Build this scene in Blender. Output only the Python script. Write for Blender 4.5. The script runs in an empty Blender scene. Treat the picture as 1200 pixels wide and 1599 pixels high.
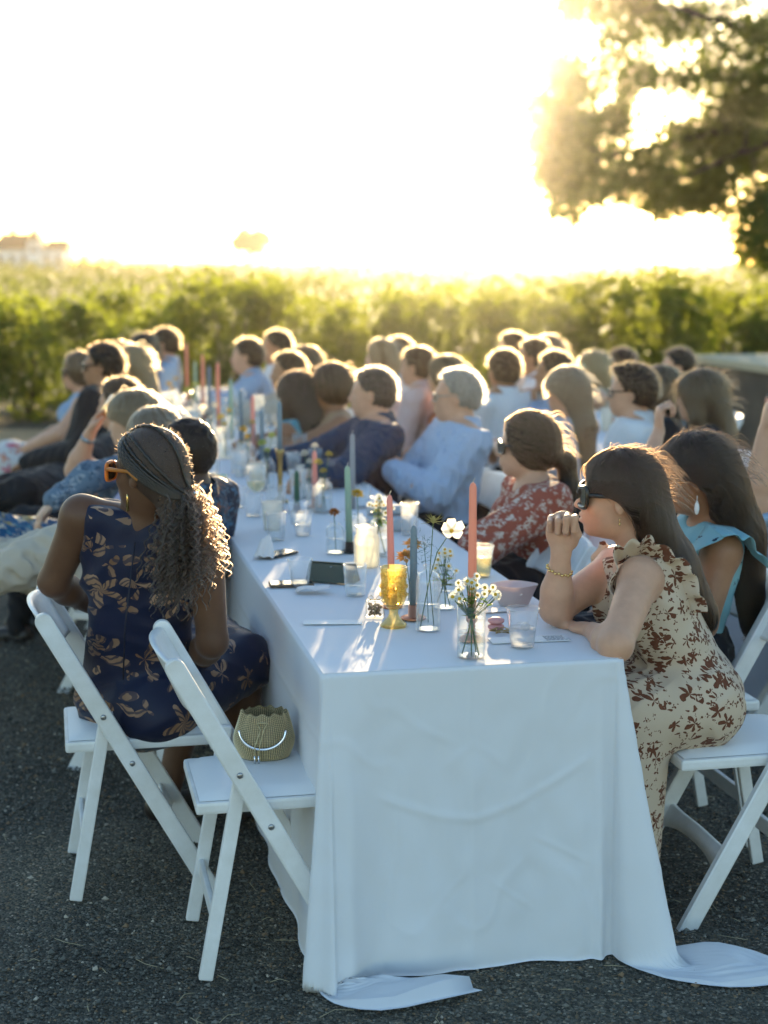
import bpy, bmesh, math, random
import numpy as np
from mathutils import Vector, Matrix
random.seed(7); RNG = np.random.default_rng(7)
SC = bpy.context.scene
COL = SC.collection
# ---------------------------------------------------------------- camera
F_PX, CAM_H, PITCH = 2500.0, 1.69, math.radians(8.86)      # 50 mm lens on a 24 mm wide frame
cam_d = bpy.data.cameras.new('camera'); cam = bpy.data.objects.new('camera', cam_d); COL.objects.link(cam)
cam.location = (0, 0, CAM_H); cam.rotation_euler = (math.radians(90) - PITCH, 0, 0)
cam_d.sensor_fit = 'HORIZONTAL'; cam_d.sensor_width = 24.0; cam_d.lens = 50.0
cam_d.clip_start = 0.05; cam_d.clip_end = 4000
cam_d.dof.use_dof = True; cam_d.dof.focus_distance = 3.95; cam_d.dof.aperture_fstop = 2.2
cam_d.dof.aperture_blades = 0
SC.camera = cam
# ---------------------------------------------------------------- sky, sun, exposure
SUN_EL, SUN_AZ = math.radians(6.0), math.radians(4.0)       # azimuth measured from +Y (view axis) towards +X
w = bpy.data.worlds.new('World'); SC.world = w; w.use_nodes = True
nt = w.node_tree; nt.nodes.clear()
sky = nt.nodes.new('ShaderNodeTexSky'); sky.sky_type = 'NISHITA'; sky.sun_disc = False
sky.sun_elevation = SUN_EL; sky.sun_rotation = SUN_AZ; sky.altitude = 50
sky.air_density = 1.0; sky.dust_density = 0.6; sky.ozone_density = 1.8
bg = nt.nodes.new('ShaderNodeBackground'); bg.inputs['Strength'].default_value = 0.15
wo = nt.nodes.new('ShaderNodeOutputWorld')
nt.links.new(sky.outputs[0], bg.inputs[0]); nt.links.new(bg.outputs[0], wo.inputs[0])
sl = bpy.data.lights.new('sun', 'SUN'); sl.energy = 4.4; sl.angle = math.radians(0.5); sl.color = (1.0, 0.74, 0.42)
sun = bpy.data.objects.new('sun', sl); COL.objects.link(sun)
sdir = Vector((math.sin(SUN_AZ) * math.cos(SUN_EL), math.cos(SUN_AZ) * math.cos(SUN_EL), math.sin(SUN_EL)))
sun.rotation_euler = (-sdir).to_track_quat('-Z', 'Y').to_euler(); sun.location = (0, 0, 20)
SC.view_settings.view_transform = 'Standard'; SC.view_settings.look = 'None'
SC.view_settings.gamma = 1.0; SC.view_settings.use_curve_mapping = False
SC.view_settings.exposure = 2.0
SC.cycles.use_denoising = True
SC.cycles.max_bounces = 10; SC.cycles.transparent_max_bounces = 24; SC.cycles.transmission_bounces = 8
SC.cycles.volume_bounces = 0; SC.cycles.sample_clamp_indirect = 6.0
SC.cycles.caustics_reflective = False; SC.cycles.caustics_refractive = False
SC.cycles.volume_step_rate = 1.0
# ---------------------------------------------------------------- helpers
V = lambda *a: np.array(a if len(a) > 1 else a[0], float)
def unit(v): v = np.asarray(v, float); return v / max(np.linalg.norm(v), 1e-9)
def ray(px, py):
    a = (px - 600) / F_PX; b = (799.5 - py) / F_PX
    return V(a, math.cos(PITCH) + b * math.sin(PITCH), -math.sin(PITCH) + b * math.cos(PITCH))
def P(px, py, z):                 # point on the level z seen at a photo pixel
    d = ray(px, py); return V(0, 0, CAM_H) + d * ((z - CAM_H) / d[2])
def PY(px, py, y):                # point at the distance y seen at a photo pixel
    d = ray(px, py); return V(0, 0, CAM_H) + d * (y / d[1])

def tag(o, label=None, cat=None, group=None, kind=None):
    if label: o['label'] = label
    if cat: o['category'] = cat
    if group: o['group'] = group
    if kind: o['kind'] = kind
    return o
def empty(name, loc, label=None, cat=None, group=None):
    o = bpy.data.objects.new(name, None); o.empty_display_size = .1; COL.objects.link(o); o.location = tuple(loc)
    return tag(o, label, cat, group)
def mesh_np(name, v, f, smooth=True):
    v = np.asarray(v, np.float32)
    me = bpy.data.meshes.new(name)
    if isinstance(f, np.ndarray) and f.ndim == 2:
        n, k = f.shape
        me.vertices.add(len(v)); me.vertices.foreach_set('co', v.ravel())
        me.loops.add(n * k); me.loops.foreach_set('vertex_index', f.astype(np.int32).ravel())
        me.polygons.add(n); me.polygons.foreach_set('loop_start', np.arange(0, n * k, k, dtype=np.int32))
        me.update(calc_edges=True)
    else:
        me.from_pydata(v.tolist(), [], [list(map(int, q)) for q in f]); me.update()
    me.polygons.foreach_set('use_smooth', np.full(len(me.polygons), smooth))
    return me
def link(name, me, m, parent=None, loc=None):
    o = bpy.data.objects.new(name, me); COL.objects.link(o)
    if m is not None:
        me.materials.clear()
        for q in (m if isinstance(m, (list, tuple)) else [m]): me.materials.append(q)
    if parent is not None: o.parent = parent
    if loc is not None: o.location = tuple(loc)
    return o
class MB:                         # collects simple shapes into one mesh
    def __init__(s): s.v = []; s.f = []
    def add(s, v, f):
        n = len(s.v); s.v += [tuple(map(float, q)) for q in v]; s.f += [tuple(int(i) + n for i in q) for q in f]; return s
    def box(s, c, size, R=None, bev=0.0):
        c = V(c); hx, hy, hz = [q / 2 for q in size]
        R = np.eye(3) if R is None else np.asarray(R)
        b = min(bev, hx * .9, hy * .9, hz * .9)
        if b <= 0:
            p = [V(x, y, z) for x in (-hx, hx) for y in (-hy, hy) for z in (-hz, hz)]
            f = [(0, 1, 3, 2), (4, 6, 7, 5), (0, 4, 5, 1), (2, 3, 7, 6), (0, 2, 6, 4), (1, 5, 7, 3)]
            return s.add([c + R @ q for q in p], f)
        bm = bmesh.new(); bmesh.ops.create_cube(bm, size=1)
        for q in bm.verts: q.co = (q.co.x * hx * 2, q.co.y * hy * 2, q.co.z * hz * 2)
        bmesh.ops.bevel(bm, geom=bm.edges[:] + bm.verts[:], offset=b, segments=2, affect='EDGES', profile=.6)
        bm.verts.index_update()
        s.add([c + R @ V(q.co.x, q.co.y, q.co.z) for q in bm.verts], [[q.index for q in f.verts] for f in bm.faces]); bm.free(); return s
    def bar(s, a, b, w, t, side, bev=.004):     # flat bar from a to b; t = thickness along 'side', w = width across
        a = V(a); b = V(b); d = b - a; L = np.linalg.norm(d); d /= L
        sd = unit(V(side) - d * np.dot(side, d)); o = np.cross(d, sd)
        return s.box((a + b) / 2, (L, t, w), np.stack([d, sd, o], 1), bev)
    def tube(s, pts, r, n=8, cap=True):
        pts = [V(p) for p in pts]; m = len(pts); rs = r if hasattr(r, '__len__') else [r] * m
        rings = []; prev = None
        for i, p in enumerate(pts):
            d = unit(pts[min(i + 1, m - 1)] - pts[max(i - 1, 0)])
            ref = prev if prev is not None else (V(0, 0, 1) if abs(d[2]) < .9 else V(1, 0, 0))
            x = unit(ref - d * np.dot(ref, d)); y = np.cross(d, x); prev = x
            rings.append([p + rs[i] * (math.cos(a) * x + math.sin(a) * y) for a in np.linspace(0, 2 * math.pi, n, endpoint=False)])
        v = [q for rr in rings for q in rr]; f = []
        for i in range(m - 1):
            for k in range(n):
                f.append((i * n + k, i * n + (k + 1) % n, (i + 1) * n + (k + 1) % n, (i + 1) * n + k))
        if cap: f.append(tuple(range(n))[::-1]); f.append(tuple((m - 1) * n + k for k in range(n)))
        return s.add(v, f)
    def lathe(s, prof, c=(0, 0, 0), n=24, wob=None):
        c = V(c); v = []; f = []; m = len(prof)
        for i, (r, z) in enumerate(prof):
            for k in range(n):
                a = 2 * math.pi * k / n; rr = r if wob is None else wob(r, z, a)
                v.append(c + V(rr * math.cos(a), rr * math.sin(a), z))
        for i in range(m - 1):
            for k in range(n):
                f.append((i * n + k, i * n + (k + 1) % n, (i + 1) * n + (k + 1) % n, (i + 1) * n + k))
        return s.add(v, f)
    def disc(s, c, r, n=16, nrm=(0, 0, 1)):
        d = unit(nrm); x = unit(np.cross(d, V(.3, .9, .2))); y = np.cross(d, x)
        return s.add([V(c) + r * (math.cos(a) * x + math.sin(a) * y) for a in np.linspace(0, 2 * math.pi, n, endpoint=False)], [tuple(range(n))])
    def mesh(s, name, smooth=True): return mesh_np(name, s.v, s.f, smooth)
    def obj(s, name, m, parent=None, smooth=True, loc=None, sharp=None):
        me = s.mesh(name, smooth)
        if smooth and sharp is not None:
            try: me.set_sharp_from_angle(angle=math.radians(sharp))
            except Exception: pass
        return link(name, me, m, parent, loc)
# ---------------------------------------------------------------- materials
MATS = {}
def nodes_of(m):
    m.use_nodes = True; t = m.node_tree; t.nodes.clear(); o = t.nodes.new('ShaderNodeOutputMaterial'); return t, o
def new(t, k, **kw):
    n = t.nodes.new(k)
    for a, b in kw.items():
        if a in n.inputs.keys(): n.inputs[a].default_value = b
        else: setattr(n, a, b)
    return n
def c4(c): return (c[0], c[1], c[2], 1.0)
def math_n(t, op, a, b=None):
    n = t.nodes.new('ShaderNodeMath'); n.operation = op
    for i, q in enumerate((a, b)):
        if q is None: continue
        if isinstance(q, (int, float)): n.inputs[i].default_value = q
        else: t.links.new(q, n.inputs[i])
    return n.outputs[0]
def mixc(t, fac, a, b):
    n = t.nodes.new('ShaderNodeMix'); n.data_type = 'RGBA'
    for i, q in ((0, fac), (6, a), (7, b)):
        if isinstance(q, (int, float)): n.inputs[i].default_value = q
        elif isinstance(q, tuple): n.inputs[i].default_value = c4(q)
        else: t.links.new(q, n.inputs[i])
    return n.outputs[2]
def ramp(t, fac, stops):
    r = t.nodes.new('ShaderNodeValToRGB'); e = r.color_ramp.elements
    while len(e) < len(stops): e.new(.5)
    for k, (p, c) in zip(e, stops): k.position = p; k.color = c4(c)
    t.links.new(fac, r.inputs[0]); return r.outputs[0]
def coords(t, scale=None, kind='Object'):
    c = t.nodes.new('ShaderNodeTexCoord').outputs[kind]
    if scale is None: return c
    mp = t.nodes.new('ShaderNodeMapping'); mp.inputs['Scale'].default_value = scale; t.links.new(c, mp.inputs[0]); return mp.outputs[0]
def noise(t, vec, scale, detail=4, rough=.55, dist=0.0):
    n = new(t, 'ShaderNodeTexNoise', Scale=scale, Detail=detail, Roughness=rough, Distortion=dist); t.links.new(vec, n.inputs['Vector']); return n.outputs[0]
def bump(t, h, strength, dist):
    b = new(t, 'ShaderNodeBump', Strength=strength, Distance=dist); t.links.new(h, b.inputs['Height']); return b.outputs[0]
def flower_mask(t, vec, scale, size, petals, wob=.35, rnd=.9):
    """petalled blots: 1 inside a blossom, 0 outside, one per Voronoi cell"""
    vo = new(t, 'ShaderNodeTexVoronoi', Scale=scale, Randomness=rnd); t.links.new(vec, vo.inputs['Vector'])
    s = t.nodes.new('ShaderNodeVectorMath'); s.operation = 'SUBTRACT'
    t.links.new(vec, s.inputs[0]); t.links.new(vo.outputs['Position'], s.inputs[1])
    sp = t.nodes.new('ShaderNodeSeparateXYZ'); t.links.new(s.outputs[0], sp.inputs[0])
    ang = math_n(t, 'ARCTAN2', math_n(t, 'ADD', sp.outputs[0], sp.outputs[1]), sp.outputs[2])
    ln = t.nodes.new('ShaderNodeVectorMath'); ln.operation = 'LENGTH'; t.links.new(s.outputs[0], ln.inputs[0])
    cs = new(t, 'ShaderNodeSeparateColor'); t.links.new(vo.outputs['Color'], cs.inputs[0])
    ph = math_n(t, 'MULTIPLY', cs.outputs[0], 6.28)
    co = math_n(t, 'COSINE', math_n(t, 'ADD', math_n(t, 'MULTIPLY', ang, petals), ph))
    rad = math_n(t, 'MULTIPLY', math_n(t, 'ADD', math_n(t, 'MULTIPLY', co, wob), 1.0 - wob * .5), math_n(t, 'MULTIPLY', math_n(t, 'ADD', math_n(t, 'MULTIPLY', cs.outputs[1], .7), .5), size / scale))
    return math_n(t, 'LESS_THAN', ln.outputs['Value'], rad), ang, ln.outputs['Value'], cs.outputs[2]
def mat(name, col, rough=.6, spec=.4, metal=0.0, var=None, var_scale=20, bmp=None, transl=0.0, transl_col=None, sheen=0.0, coat=0.0, pattern=None, weave=None, sss=0.0, stretch=None, alpha=None):
    if name in MATS: return MATS[name]
    m = bpy.data.materials.new(name); MATS[name] = m; t, o = nodes_of(m)
    b = new(t, 'ShaderNodeBsdfPrincipled', Roughness=rough, Metallic=metal)
    b.inputs['Base Color'].default_value = c4(col); b.inputs['Specular IOR Level'].default_value = spec
    if sheen: b.inputs['Sheen Weight'].default_value = sheen; b.inputs['Sheen Roughness'].default_value = .4
    if coat: b.inputs['Coat Weight'].default_value = coat
    if sss:
        b.inputs['Subsurface Weight'].default_value = sss; b.inputs['Subsurface Radius'].default_value = (1, .35, .2); b.inputs['Subsurface Scale'].default_value = .012
    vec = coords(t, stretch); colr = None
    if pattern is not None: colr = pattern(t, coords(t))
    if var is not None:
        nz = noise(t, vec, var_scale, 5, .6)
        colr = ramp(t, nz, [(.3, var), (.7, col)]) if colr is None else mixc(t, math_n(t, 'MULTIPLY', nz, .25), colr, var)
    if colr is not None: t.links.new(colr, b.inputs['Base Color'])
    h = None
    if bmp is not None:
        h = bump(t, noise(t, vec, bmp[0], 4, .6), bmp[1], bmp[2]); t.links.new(h, b.inputs['Normal'])
    if weave is not None:
        wv = new(t, 'ShaderNodeTexChecker', Scale=weave); t.links.new(coords(t), wv.inputs[0])
        bb = new(t, 'ShaderNodeBump', Strength=.12, Distance=.001); t.links.new(wv.outputs[1], bb.inputs['Height'])
        if h is not None: t.links.new(h, bb.inputs['Normal'])
        t.links.new(bb.outputs[0], b.inputs['Normal'])
    out = b.outputs[0]
    if transl > 0:
        tr = new(t, 'ShaderNodeBsdfTranslucent'); tr.inputs[0].default_value = c4(transl_col or col)
        if colr is not None and transl_col is None: t.links.new(colr, tr.inputs[0])
        mx = new(t, 'ShaderNodeMixShader'); mx.inputs[0].default_value = transl
        t.links.new(out, mx.inputs[1]); t.links.new(tr.outputs[0], mx.inputs[2]); out = mx.outputs[0]
    t.links.new(out, o.inputs[0]); return m
def new_facing(t): return new(t, 'ShaderNodeLayerWeight', Blend=.5).outputs['Facing']
def glass(name, tint=(.96, .98, .98), body=0.05, rough=.03, milky=(.9, .95, 1.0), edge=.22):
    """thin-walled glass: clear straight on, reflecting and slightly milky towards its edges"""
    if name in MATS: return MATS[name]
    m = bpy.data.materials.new(name); MATS[name] = m; t, o = nodes_of(m)
    tr = new(t, 'ShaderNodeBsdfTransparent'); tr.inputs[0].default_value = c4(tint)
    gl = new(t, 'ShaderNodeBsdfGlossy', Roughness=rough); gl.inputs[0].default_value = (1, 1, 1, 1)
    tl = new(t, 'ShaderNodeBsdfTranslucent'); tl.inputs[0].default_value = c4(milky)
    lw = new(t, 'ShaderNodeLayerWeight', Blend=.35)
    f1 = math_n(t, 'ADD', math_n(t, 'MULTIPLY', lw.outputs['Facing'], edge), body)
    m1 = new(t, 'ShaderNodeMixShader'); t.links.new(f1, m1.inputs[0]); t.links.new(tr.outputs[0], m1.inputs[1]); t.links.new(tl.outputs[0], m1.inputs[2])
    fr = math_n(t, 'ADD', math_n(t, 'MULTIPLY', math_n(t, 'POWER', new_facing(t), 4.0), .7), .03)
    m2 = new(t, 'ShaderNodeMixShader'); t.links.new(fr, m2.inputs[0]); t.links.new(m1.outputs[0], m2.inputs[1]); t.links.new(gl.outputs[0], m2.inputs[2])
    t.links.new(m2.outputs[0], o.inputs[0]); return m
def hair_mat(name, col, rough=.35):
    if name in MATS: return MATS[name]
    m = bpy.data.materials.new(name); MATS[name] = m; t, o = nodes_of(m)
    h = t.nodes.new('ShaderNodeBsdfHairPrincipled'); h.parametrization = 'COLOR'
    h.inputs['Color'].default_value = c4(col); h.inputs['Roughness'].default_value = rough; h.inputs['Radial Roughness'].default_value = .5
    h.inputs['Random Roughness'].default_value = .3
    if 'Random Color' in h.inputs: h.inputs['Random Color'].default_value = .45
    t.links.new(h.outputs[0], o.inputs[0]); return m
# ---------------------------------------------------------------- implicit-surface modeller (continuous bodies, garments, hair)
class Field:
    def __init__(s, lo, hi, h):
        s.h = h; s.lo = np.asarray(lo, float) - 3 * h; s.n = np.ceil((np.asarray(hi, float) + 3 * h - s.lo) / h).astype(int) + 1
        s.ax = [(s.lo[i] + h * np.arange(s.n[i])).astype(np.float32) for i in range(3)]
        s.F = np.full(tuple(s.n), .08, np.float32)
    def _reg(s, lo, hi, pad):
        i0 = np.clip(np.floor((lo - pad - s.lo) / s.h).astype(int), 0, s.n - 1); i1 = np.clip(np.ceil((hi + pad - s.lo) / s.h).astype(int) + 1, 1, s.n)
        if np.any(i1 <= i0): return None
        sl = tuple(slice(a, b) for a, b in zip(i0, i1))
        return sl, s.ax[0][sl[0]][:, None, None], s.ax[1][sl[1]][None, :, None], s.ax[2][sl[2]][None, None, :]
    def _mix(s, sl, d, k, sub):
        A = s.F[sl]
        if sub:
            d = -d
            if k > 0: hh = np.maximum(k - np.abs(A - d), 0) / k; s.F[sl] = np.maximum(A, d) + hh * hh * k * .25
            else: s.F[sl] = np.maximum(A, d)
        else:
            if k > 0: hh = np.maximum(k - np.abs(A - d), 0) / k; s.F[sl] = np.minimum(A, d) - hh * hh * k * .25
            else: s.F[sl] = np.minimum(A, d)
    def cap(s, a, b, ra, rb, k=.02, flat=None, sub=False, nz=None):
        a = np.asarray(a, float); b = np.asarray(b, float); R = max(ra, rb)
        g = s._reg(np.minimum(a, b) - R, np.maximum(a, b) + R, .05 + k)
        if g is None: return
        sl, X, Y, Z = g
        x, y, z = X - a[0], Y - a[1], Z - a[2]; ba = b - a
        if flat is not None:
            n, q = flat; q = q - 1; dn = (x * n[0] + y * n[1] + z * n[2]) * q
            x = x + dn * n[0]; y = y + dn * n[1]; z = z + dn * n[2]; ba = ba + q * np.dot(ba, n) * np.asarray(n)
        L = max(np.dot(ba, ba), 1e-9)
        t = np.clip((x * ba[0] + y * ba[1] + z * ba[2]) / L, 0, 1)
        d = np.sqrt((x - t * ba[0]) ** 2 + (y - t * ba[1]) ** 2 + (z - t * ba[2]) ** 2) - (ra + t * (rb - ra))
        if nz is not None: d = d + nz(X, Y, Z)
        s._mix(sl, d.astype(np.float32), k, sub)
    def ell(s, c, r, M=None, k=.02, sub=False, nz=None):
        c = np.asarray(c, float); r = np.asarray(r, float); R = r.max()
        g = s._reg(c - R, c + R, .05 + k)
        if g is None: return
        sl, X, Y, Z = g
        x, y, z = X - c[0], Y - c[1], Z - c[2]; M = np.eye(3) if M is None else M
        u = [x * M[0, i] + y * M[1, i] + z * M[2, i] for i in range(3)]
        k0 = np.sqrt((u[0] / r[0]) ** 2 + (u[1] / r[1]) ** 2 + (u[2] / r[2]) ** 2)
        k1 = np.sqrt((u[0] / r[0] ** 2) ** 2 + (u[1] / r[1] ** 2) ** 2 + (u[2] / r[2] ** 2) ** 2)
        d = k0 * (k0 - 1) / np.maximum(k1, 1e-5)
        if nz is not None: d = d + nz(X, Y, Z)
        s._mix(sl, d.astype(np.float32), k, sub)
    def cut(s, c, n, k=0.0):      # keep the side that n points away from
        d = ((s.ax[0] - c[0]) * n[0])[:, None, None] + ((s.ax[1] - c[1]) * n[1])[None, :, None] + ((s.ax[2] - c[2]) * n[2])[None, None, :]
        if k > 0: hh = np.maximum(k - np.abs(s.F - d), 0) / k; s.F = (np.maximum(s.F, d) + hh * hh * k * .25).astype(np.float32)
        else: s.F = np.maximum(s.F, d.astype(np.float32))
    def run(s, prims, inflate=0.0, kmul=1.0, nz=None):
        for p in prims:
            if p[0] == 'c': s.cap(p[2], p[3], p[4] + inflate, p[5] + inflate, p[6] * kmul, p[7], p[8], nz)
            else: s.ell(p[2], np.asarray(p[3]) + inflate, p[4], p[5] * kmul, p[6], nz)
    def sample(s, p):
        q = np.clip((p - s.lo) / s.h, 0, s.n - 1.001); i = q.astype(int); f = q - i
        r = 0
        for dx in (0, 1):
            for dy in (0, 1):
                for dz in (0, 1):
                    wgt = (f[:, 0] if dx else 1 - f[:, 0]) * (f[:, 1] if dy else 1 - f[:, 1]) * (f[:, 2] if dz else 1 - f[:, 2])
                    r = r + wgt * s.F[i[:, 0] + dx, i[:, 1] + dy, i[:, 2] + dz]
        return r
    def grad(s, p):
        e = s.h; g = np.stack([s.sample(p + e * d) - s.sample(p - e * d) for d in np.eye(3)], 1)
        return g / np.maximum(np.linalg.norm(g, axis=1, keepdims=True), 1e-6)
    def mesh(s, smooth=1):
        F = s.F; F[0] = F[-1] = .05; F[:, 0] = F[:, -1] = .05; F[:, :, 0] = F[:, :, -1] = .05
        I = F < 0; cs = np.zeros(tuple(q - 1 for q in F.shape), np.uint8)
        offs = [(a, b, c) for a in (0, 1) for b in (0, 1) for c in (0, 1)]
        n0, n1, n2 = F.shape
        for a, b, c in offs: cs += I[a:n0 - 1 + a, b:n1 - 1 + b, c:n2 - 1 + c]
        ids = np.argwhere((cs > 0) & (cs < 8))
        if len(ids) == 0: return np.zeros((0, 3)), np.zeros((0, 4), int)
        cid = np.full(cs.shape, -1, np.int32); cid[tuple(ids.T)] = np.arange(len(ids))
        acc = np.zeros((len(ids), 3)); cnt = np.zeros(len(ids))
        for ax in range(3):
            for a in (0, 1):
                for b in (0, 1):
                    c0 = [a, b]; c0.insert(ax, 0); c1 = list(c0); c1[ax] = 1
                    f0 = F[tuple((ids + c0).T)]; f1 = F[tuple((ids + c1).T)]; m = (f0 < 0) != (f1 < 0)
                    tt = np.where(m, f0 / np.where(m, f0 - f1, 1), 0)
                    pt = np.repeat(np.array(c0, float)[None], len(ids), 0); pt[:, ax] += tt
                    acc += pt * m[:, None]; cnt += m
        v = s.lo + s.h * (ids + acc / np.maximum(cnt, 1)[:, None])
        fs = []
        for ax in range(3):
            A = np.moveaxis(I, ax, 0); dif = A[:-1] != A[1:]; e = np.argwhere(dif[:, 1:-1, 1:-1]); e[:, 1:] += 1
            sgn = A[:-1][tuple(e.T)]; C = np.moveaxis(cid, ax, 0)
            q = np.stack([C[e[:, 0], e[:, 1] - 1, e[:, 2] - 1], C[e[:, 0], e[:, 1], e[:, 2] - 1], C[e[:, 0], e[:, 1], e[:, 2]], C[e[:, 0], e[:, 1] - 1, e[:, 2]]], 1)
            if ax == 1: sgn = ~sgn
            q[~sgn] = q[~sgn][:, ::-1]; fs.append(q)
        f = np.concatenate(fs); f = f[(f >= 0).all(1)]
        for _ in range(smooth):
            sm = np.zeros_like(v); c = np.zeros(len(v))
            for k in range(4):
                a, b = f[:, k], f[:, (k + 1) % 4]
                for d in range(3): sm[:, d] += np.bincount(a, v[b, d], len(v)) + np.bincount(b, v[a, d], len(v))
                c += np.bincount(a, minlength=len(v)) + np.bincount(b, minlength=len(v))
            v = v * .45 + .55 * sm / np.maximum(c, 1)[:, None]
        return v, f
def bounds(prims, pad):
    lo = np.full(3, 1e9); hi = -lo
    for p in prims:
        if p[0] == 'c': pts, r = (p[2], p[3]), max(p[4], p[5])
        else: pts, r = (p[2],), max(p[3])
        for q in pts: lo = np.minimum(lo, np.asarray(q) - r); hi = np.maximum(hi, np.asarray(q) + r)
    return lo - pad, hi + pad
def C(tg, a, b, ra, rb, k=.02, flat=None, sub=False): return ('c', tg, V(a), V(b), ra, rb, k, flat, sub)
def E(tg, c, r, M=None, k=.02, sub=False): return ('e', tg, V(c), r if hasattr(r, '__len__') else (r, r, r), M, k, sub)
def wrinkle(seed, amp, freq, stretch=(1, 1, 1)):
    r = np.random.default_rng(seed); K = r.normal(size=(5, 3)) * np.array(stretch); K = K / np.linalg.norm(K, axis=1, keepdims=True) * freq * r.uniform(.6, 1.7, (5, 1)); ph = r.uniform(0, 6.28, 5)
    def f(X, Y, Z):
        wv = .9 * np.sin(K[4, 0] * .5 * X + K[4, 1] * .5 * Y + K[4, 2] * .5 * Z)
        o = 0
        for i in range(4): o = o + np.sin(K[i, 0] * X + K[i, 1] * Y + K[i, 2] * Z + ph[i] + wv)
        return (amp * (np.abs(o) * .5 - .5)).astype(np.float32)
    return f

def hand_prims(wr, d, nrm, thumb, curl=(25, 30, 20), spread=.0, thumb_in=.3, sc=1.0, tg='hand'):
    """palm, four unequal fingers with three bends each, and a thumb that leaves the side of the palm. d: wrist to knuckles, nrm: way the palm faces, thumb: side of the thumb"""
    d = unit(d); nrm = unit(V(nrm) - d * np.dot(nrm, d)); s = np.cross(d, nrm); s = s if np.dot(s, thumb) > 0 else -s
    wr = V(wr); M = np.stack([d, s, nrm], 1); o = []
    o.append(E(tg, wr + d * .046 * sc, (.05 * sc, .039 * sc, .0155 * sc), M, .008))
    o.append(C(tg, wr, wr + d * .03 * sc, .024 * sc, .022 * sc, .012, (nrm, 1.4)))
    o.append(E(tg, wr + d * .035 * sc + s * .022 * sc + nrm * .008 * sc, (.03 * sc, .017 * sc, .014 * sc), M, .008))
    for i, (L, r) in enumerate(((.70, .0086), (.78, .0088), (.72, .0083), (.57, .0074))):
        p = wr + d * (.086 - .004 * abs(i - 1)) * sc + s * (.030 - .0195 * i) * sc; a = 0; dd = d + s * spread * (1.5 - i)
        for j, sg in enumerate((.045, .030, .022)):
            a += math.radians(curl[j] * (1 + .06 * i)); q = p + (unit(dd) * math.cos(a) + nrm * math.sin(a)) * sg * L / .72 * sc
            o.append(C(tg, p, q, r * (1 - .07 * j) * sc, r * (.93 - .07 * j) * sc, .0035)); p = q
    p0 = wr + d * .022 * sc + s * .024 * sc + nrm * .006 * sc
    p1 = p0 + (d * .65 + s * (.75 - thumb_in) + nrm * (.15 + thumb_in * .9)) * .038 * sc
    p2 = p1 + (d * .8 + s * (.35 - thumb_in * 1.4) + nrm * (.1 + thumb_in * .5)) * .03 * sc
    p3 = p2 + (d * .75 + s * (.1 - thumb_in * 1.8) + nrm * .1) * .022 * sc
    o += [C(tg, p0, p1, .0125 * sc, .0105 * sc, .007), C(tg, p1, p2, .0102 * sc, .0095 * sc, .004), C(tg, p2, p3, .0095 * sc, .0078 * sc, .004)]
    return o
def frame(fwd, up=(0, 0, 1)):
    f = unit(fwd); l = unit(np.cross(up, f)); return np.stack([f, l, np.cross(f, l)], 1)      # columns: forward, left, up
def head_prims(c, H, sc=1.0, male=False):
    T = lambda x, y, z: V(c) + H @ (V(x, y, z) * sc); r3 = lambda *r: tuple(q * sc for q in r); o = []; t = 'head'
    o.append(E(t, T(-.012, 0, .03), r3(.097, .076, .088), H, .02))
    o.append(E(t, T(.030, 0, -.028), r3(.062, .061, .085), H, .03))
    o.append(E(t, T(.032, 0, -.068), r3(.052, .048 + .004 * male, .042), H, .02))
    o.append(E(t, T(.070, 0, -.094), r3(.017, .021, .015), H, .018))
    for s in (-1, 1):
        o.append(E(t, T(.058, s * .036, -.026), r3(.024, .022, .022), H, .016))
        o.append(E(t, T(-.006, s * .078, -.008), r3(.018, .007, .031), H, .006))
        o.append(E(t, T(.004, s * .084, -.004), r3(.008, .005, .016), H, .004, True))
    o.append(C(t, T(.078, -.034, .022), T(.078, .034, .022), .012 * sc, .012 * sc, .014))
    for s in (-1, 1):
        o.append(E(t, T(.098, s * .033, .002), r3(.018, .019, .012), H, .012, True))
        o.append(E(t, T(.0765, s * .032, .000), r3(.0125, .0135, .0115), H, .003))
    o.append(C(t, T(.088, 0, .012), T(.109, 0, -.026), .0075 * sc, .0105 * sc, .012))
    for s in (-1, 1): o.append(E(t, T(.098, s * .011, -.031), r3(.010, .0075, .0075), H, .006))
    o.append(E(t, T(.082, 0, -.058), r3(.018, .026, .018), H, .014))
    o.append(C(t, T(.091, -.019, -.0555), T(.0985, 0, -.0530), .0035 * sc, .0055 * sc, .004)); o.append(C(t, T(.091, .019, -.0555), T(.0985, 0, -.0530), .0035 * sc, .0055 * sc, .004))
    o.append(C(t, T(.090, -.016, -.0665), T(.0965, 0, -.0680), .004 * sc, .0065 * sc, .004)); o.append(C(t, T(.090, .016, -.0665), T(.0965, 0, -.0680), .004 * sc, .0065 * sc, .004))
    o.append(C(t, T(.098, -.02, -.061), T(.098, .02, -.061), .0018, .0018, .003, None, True))
    return o

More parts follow.
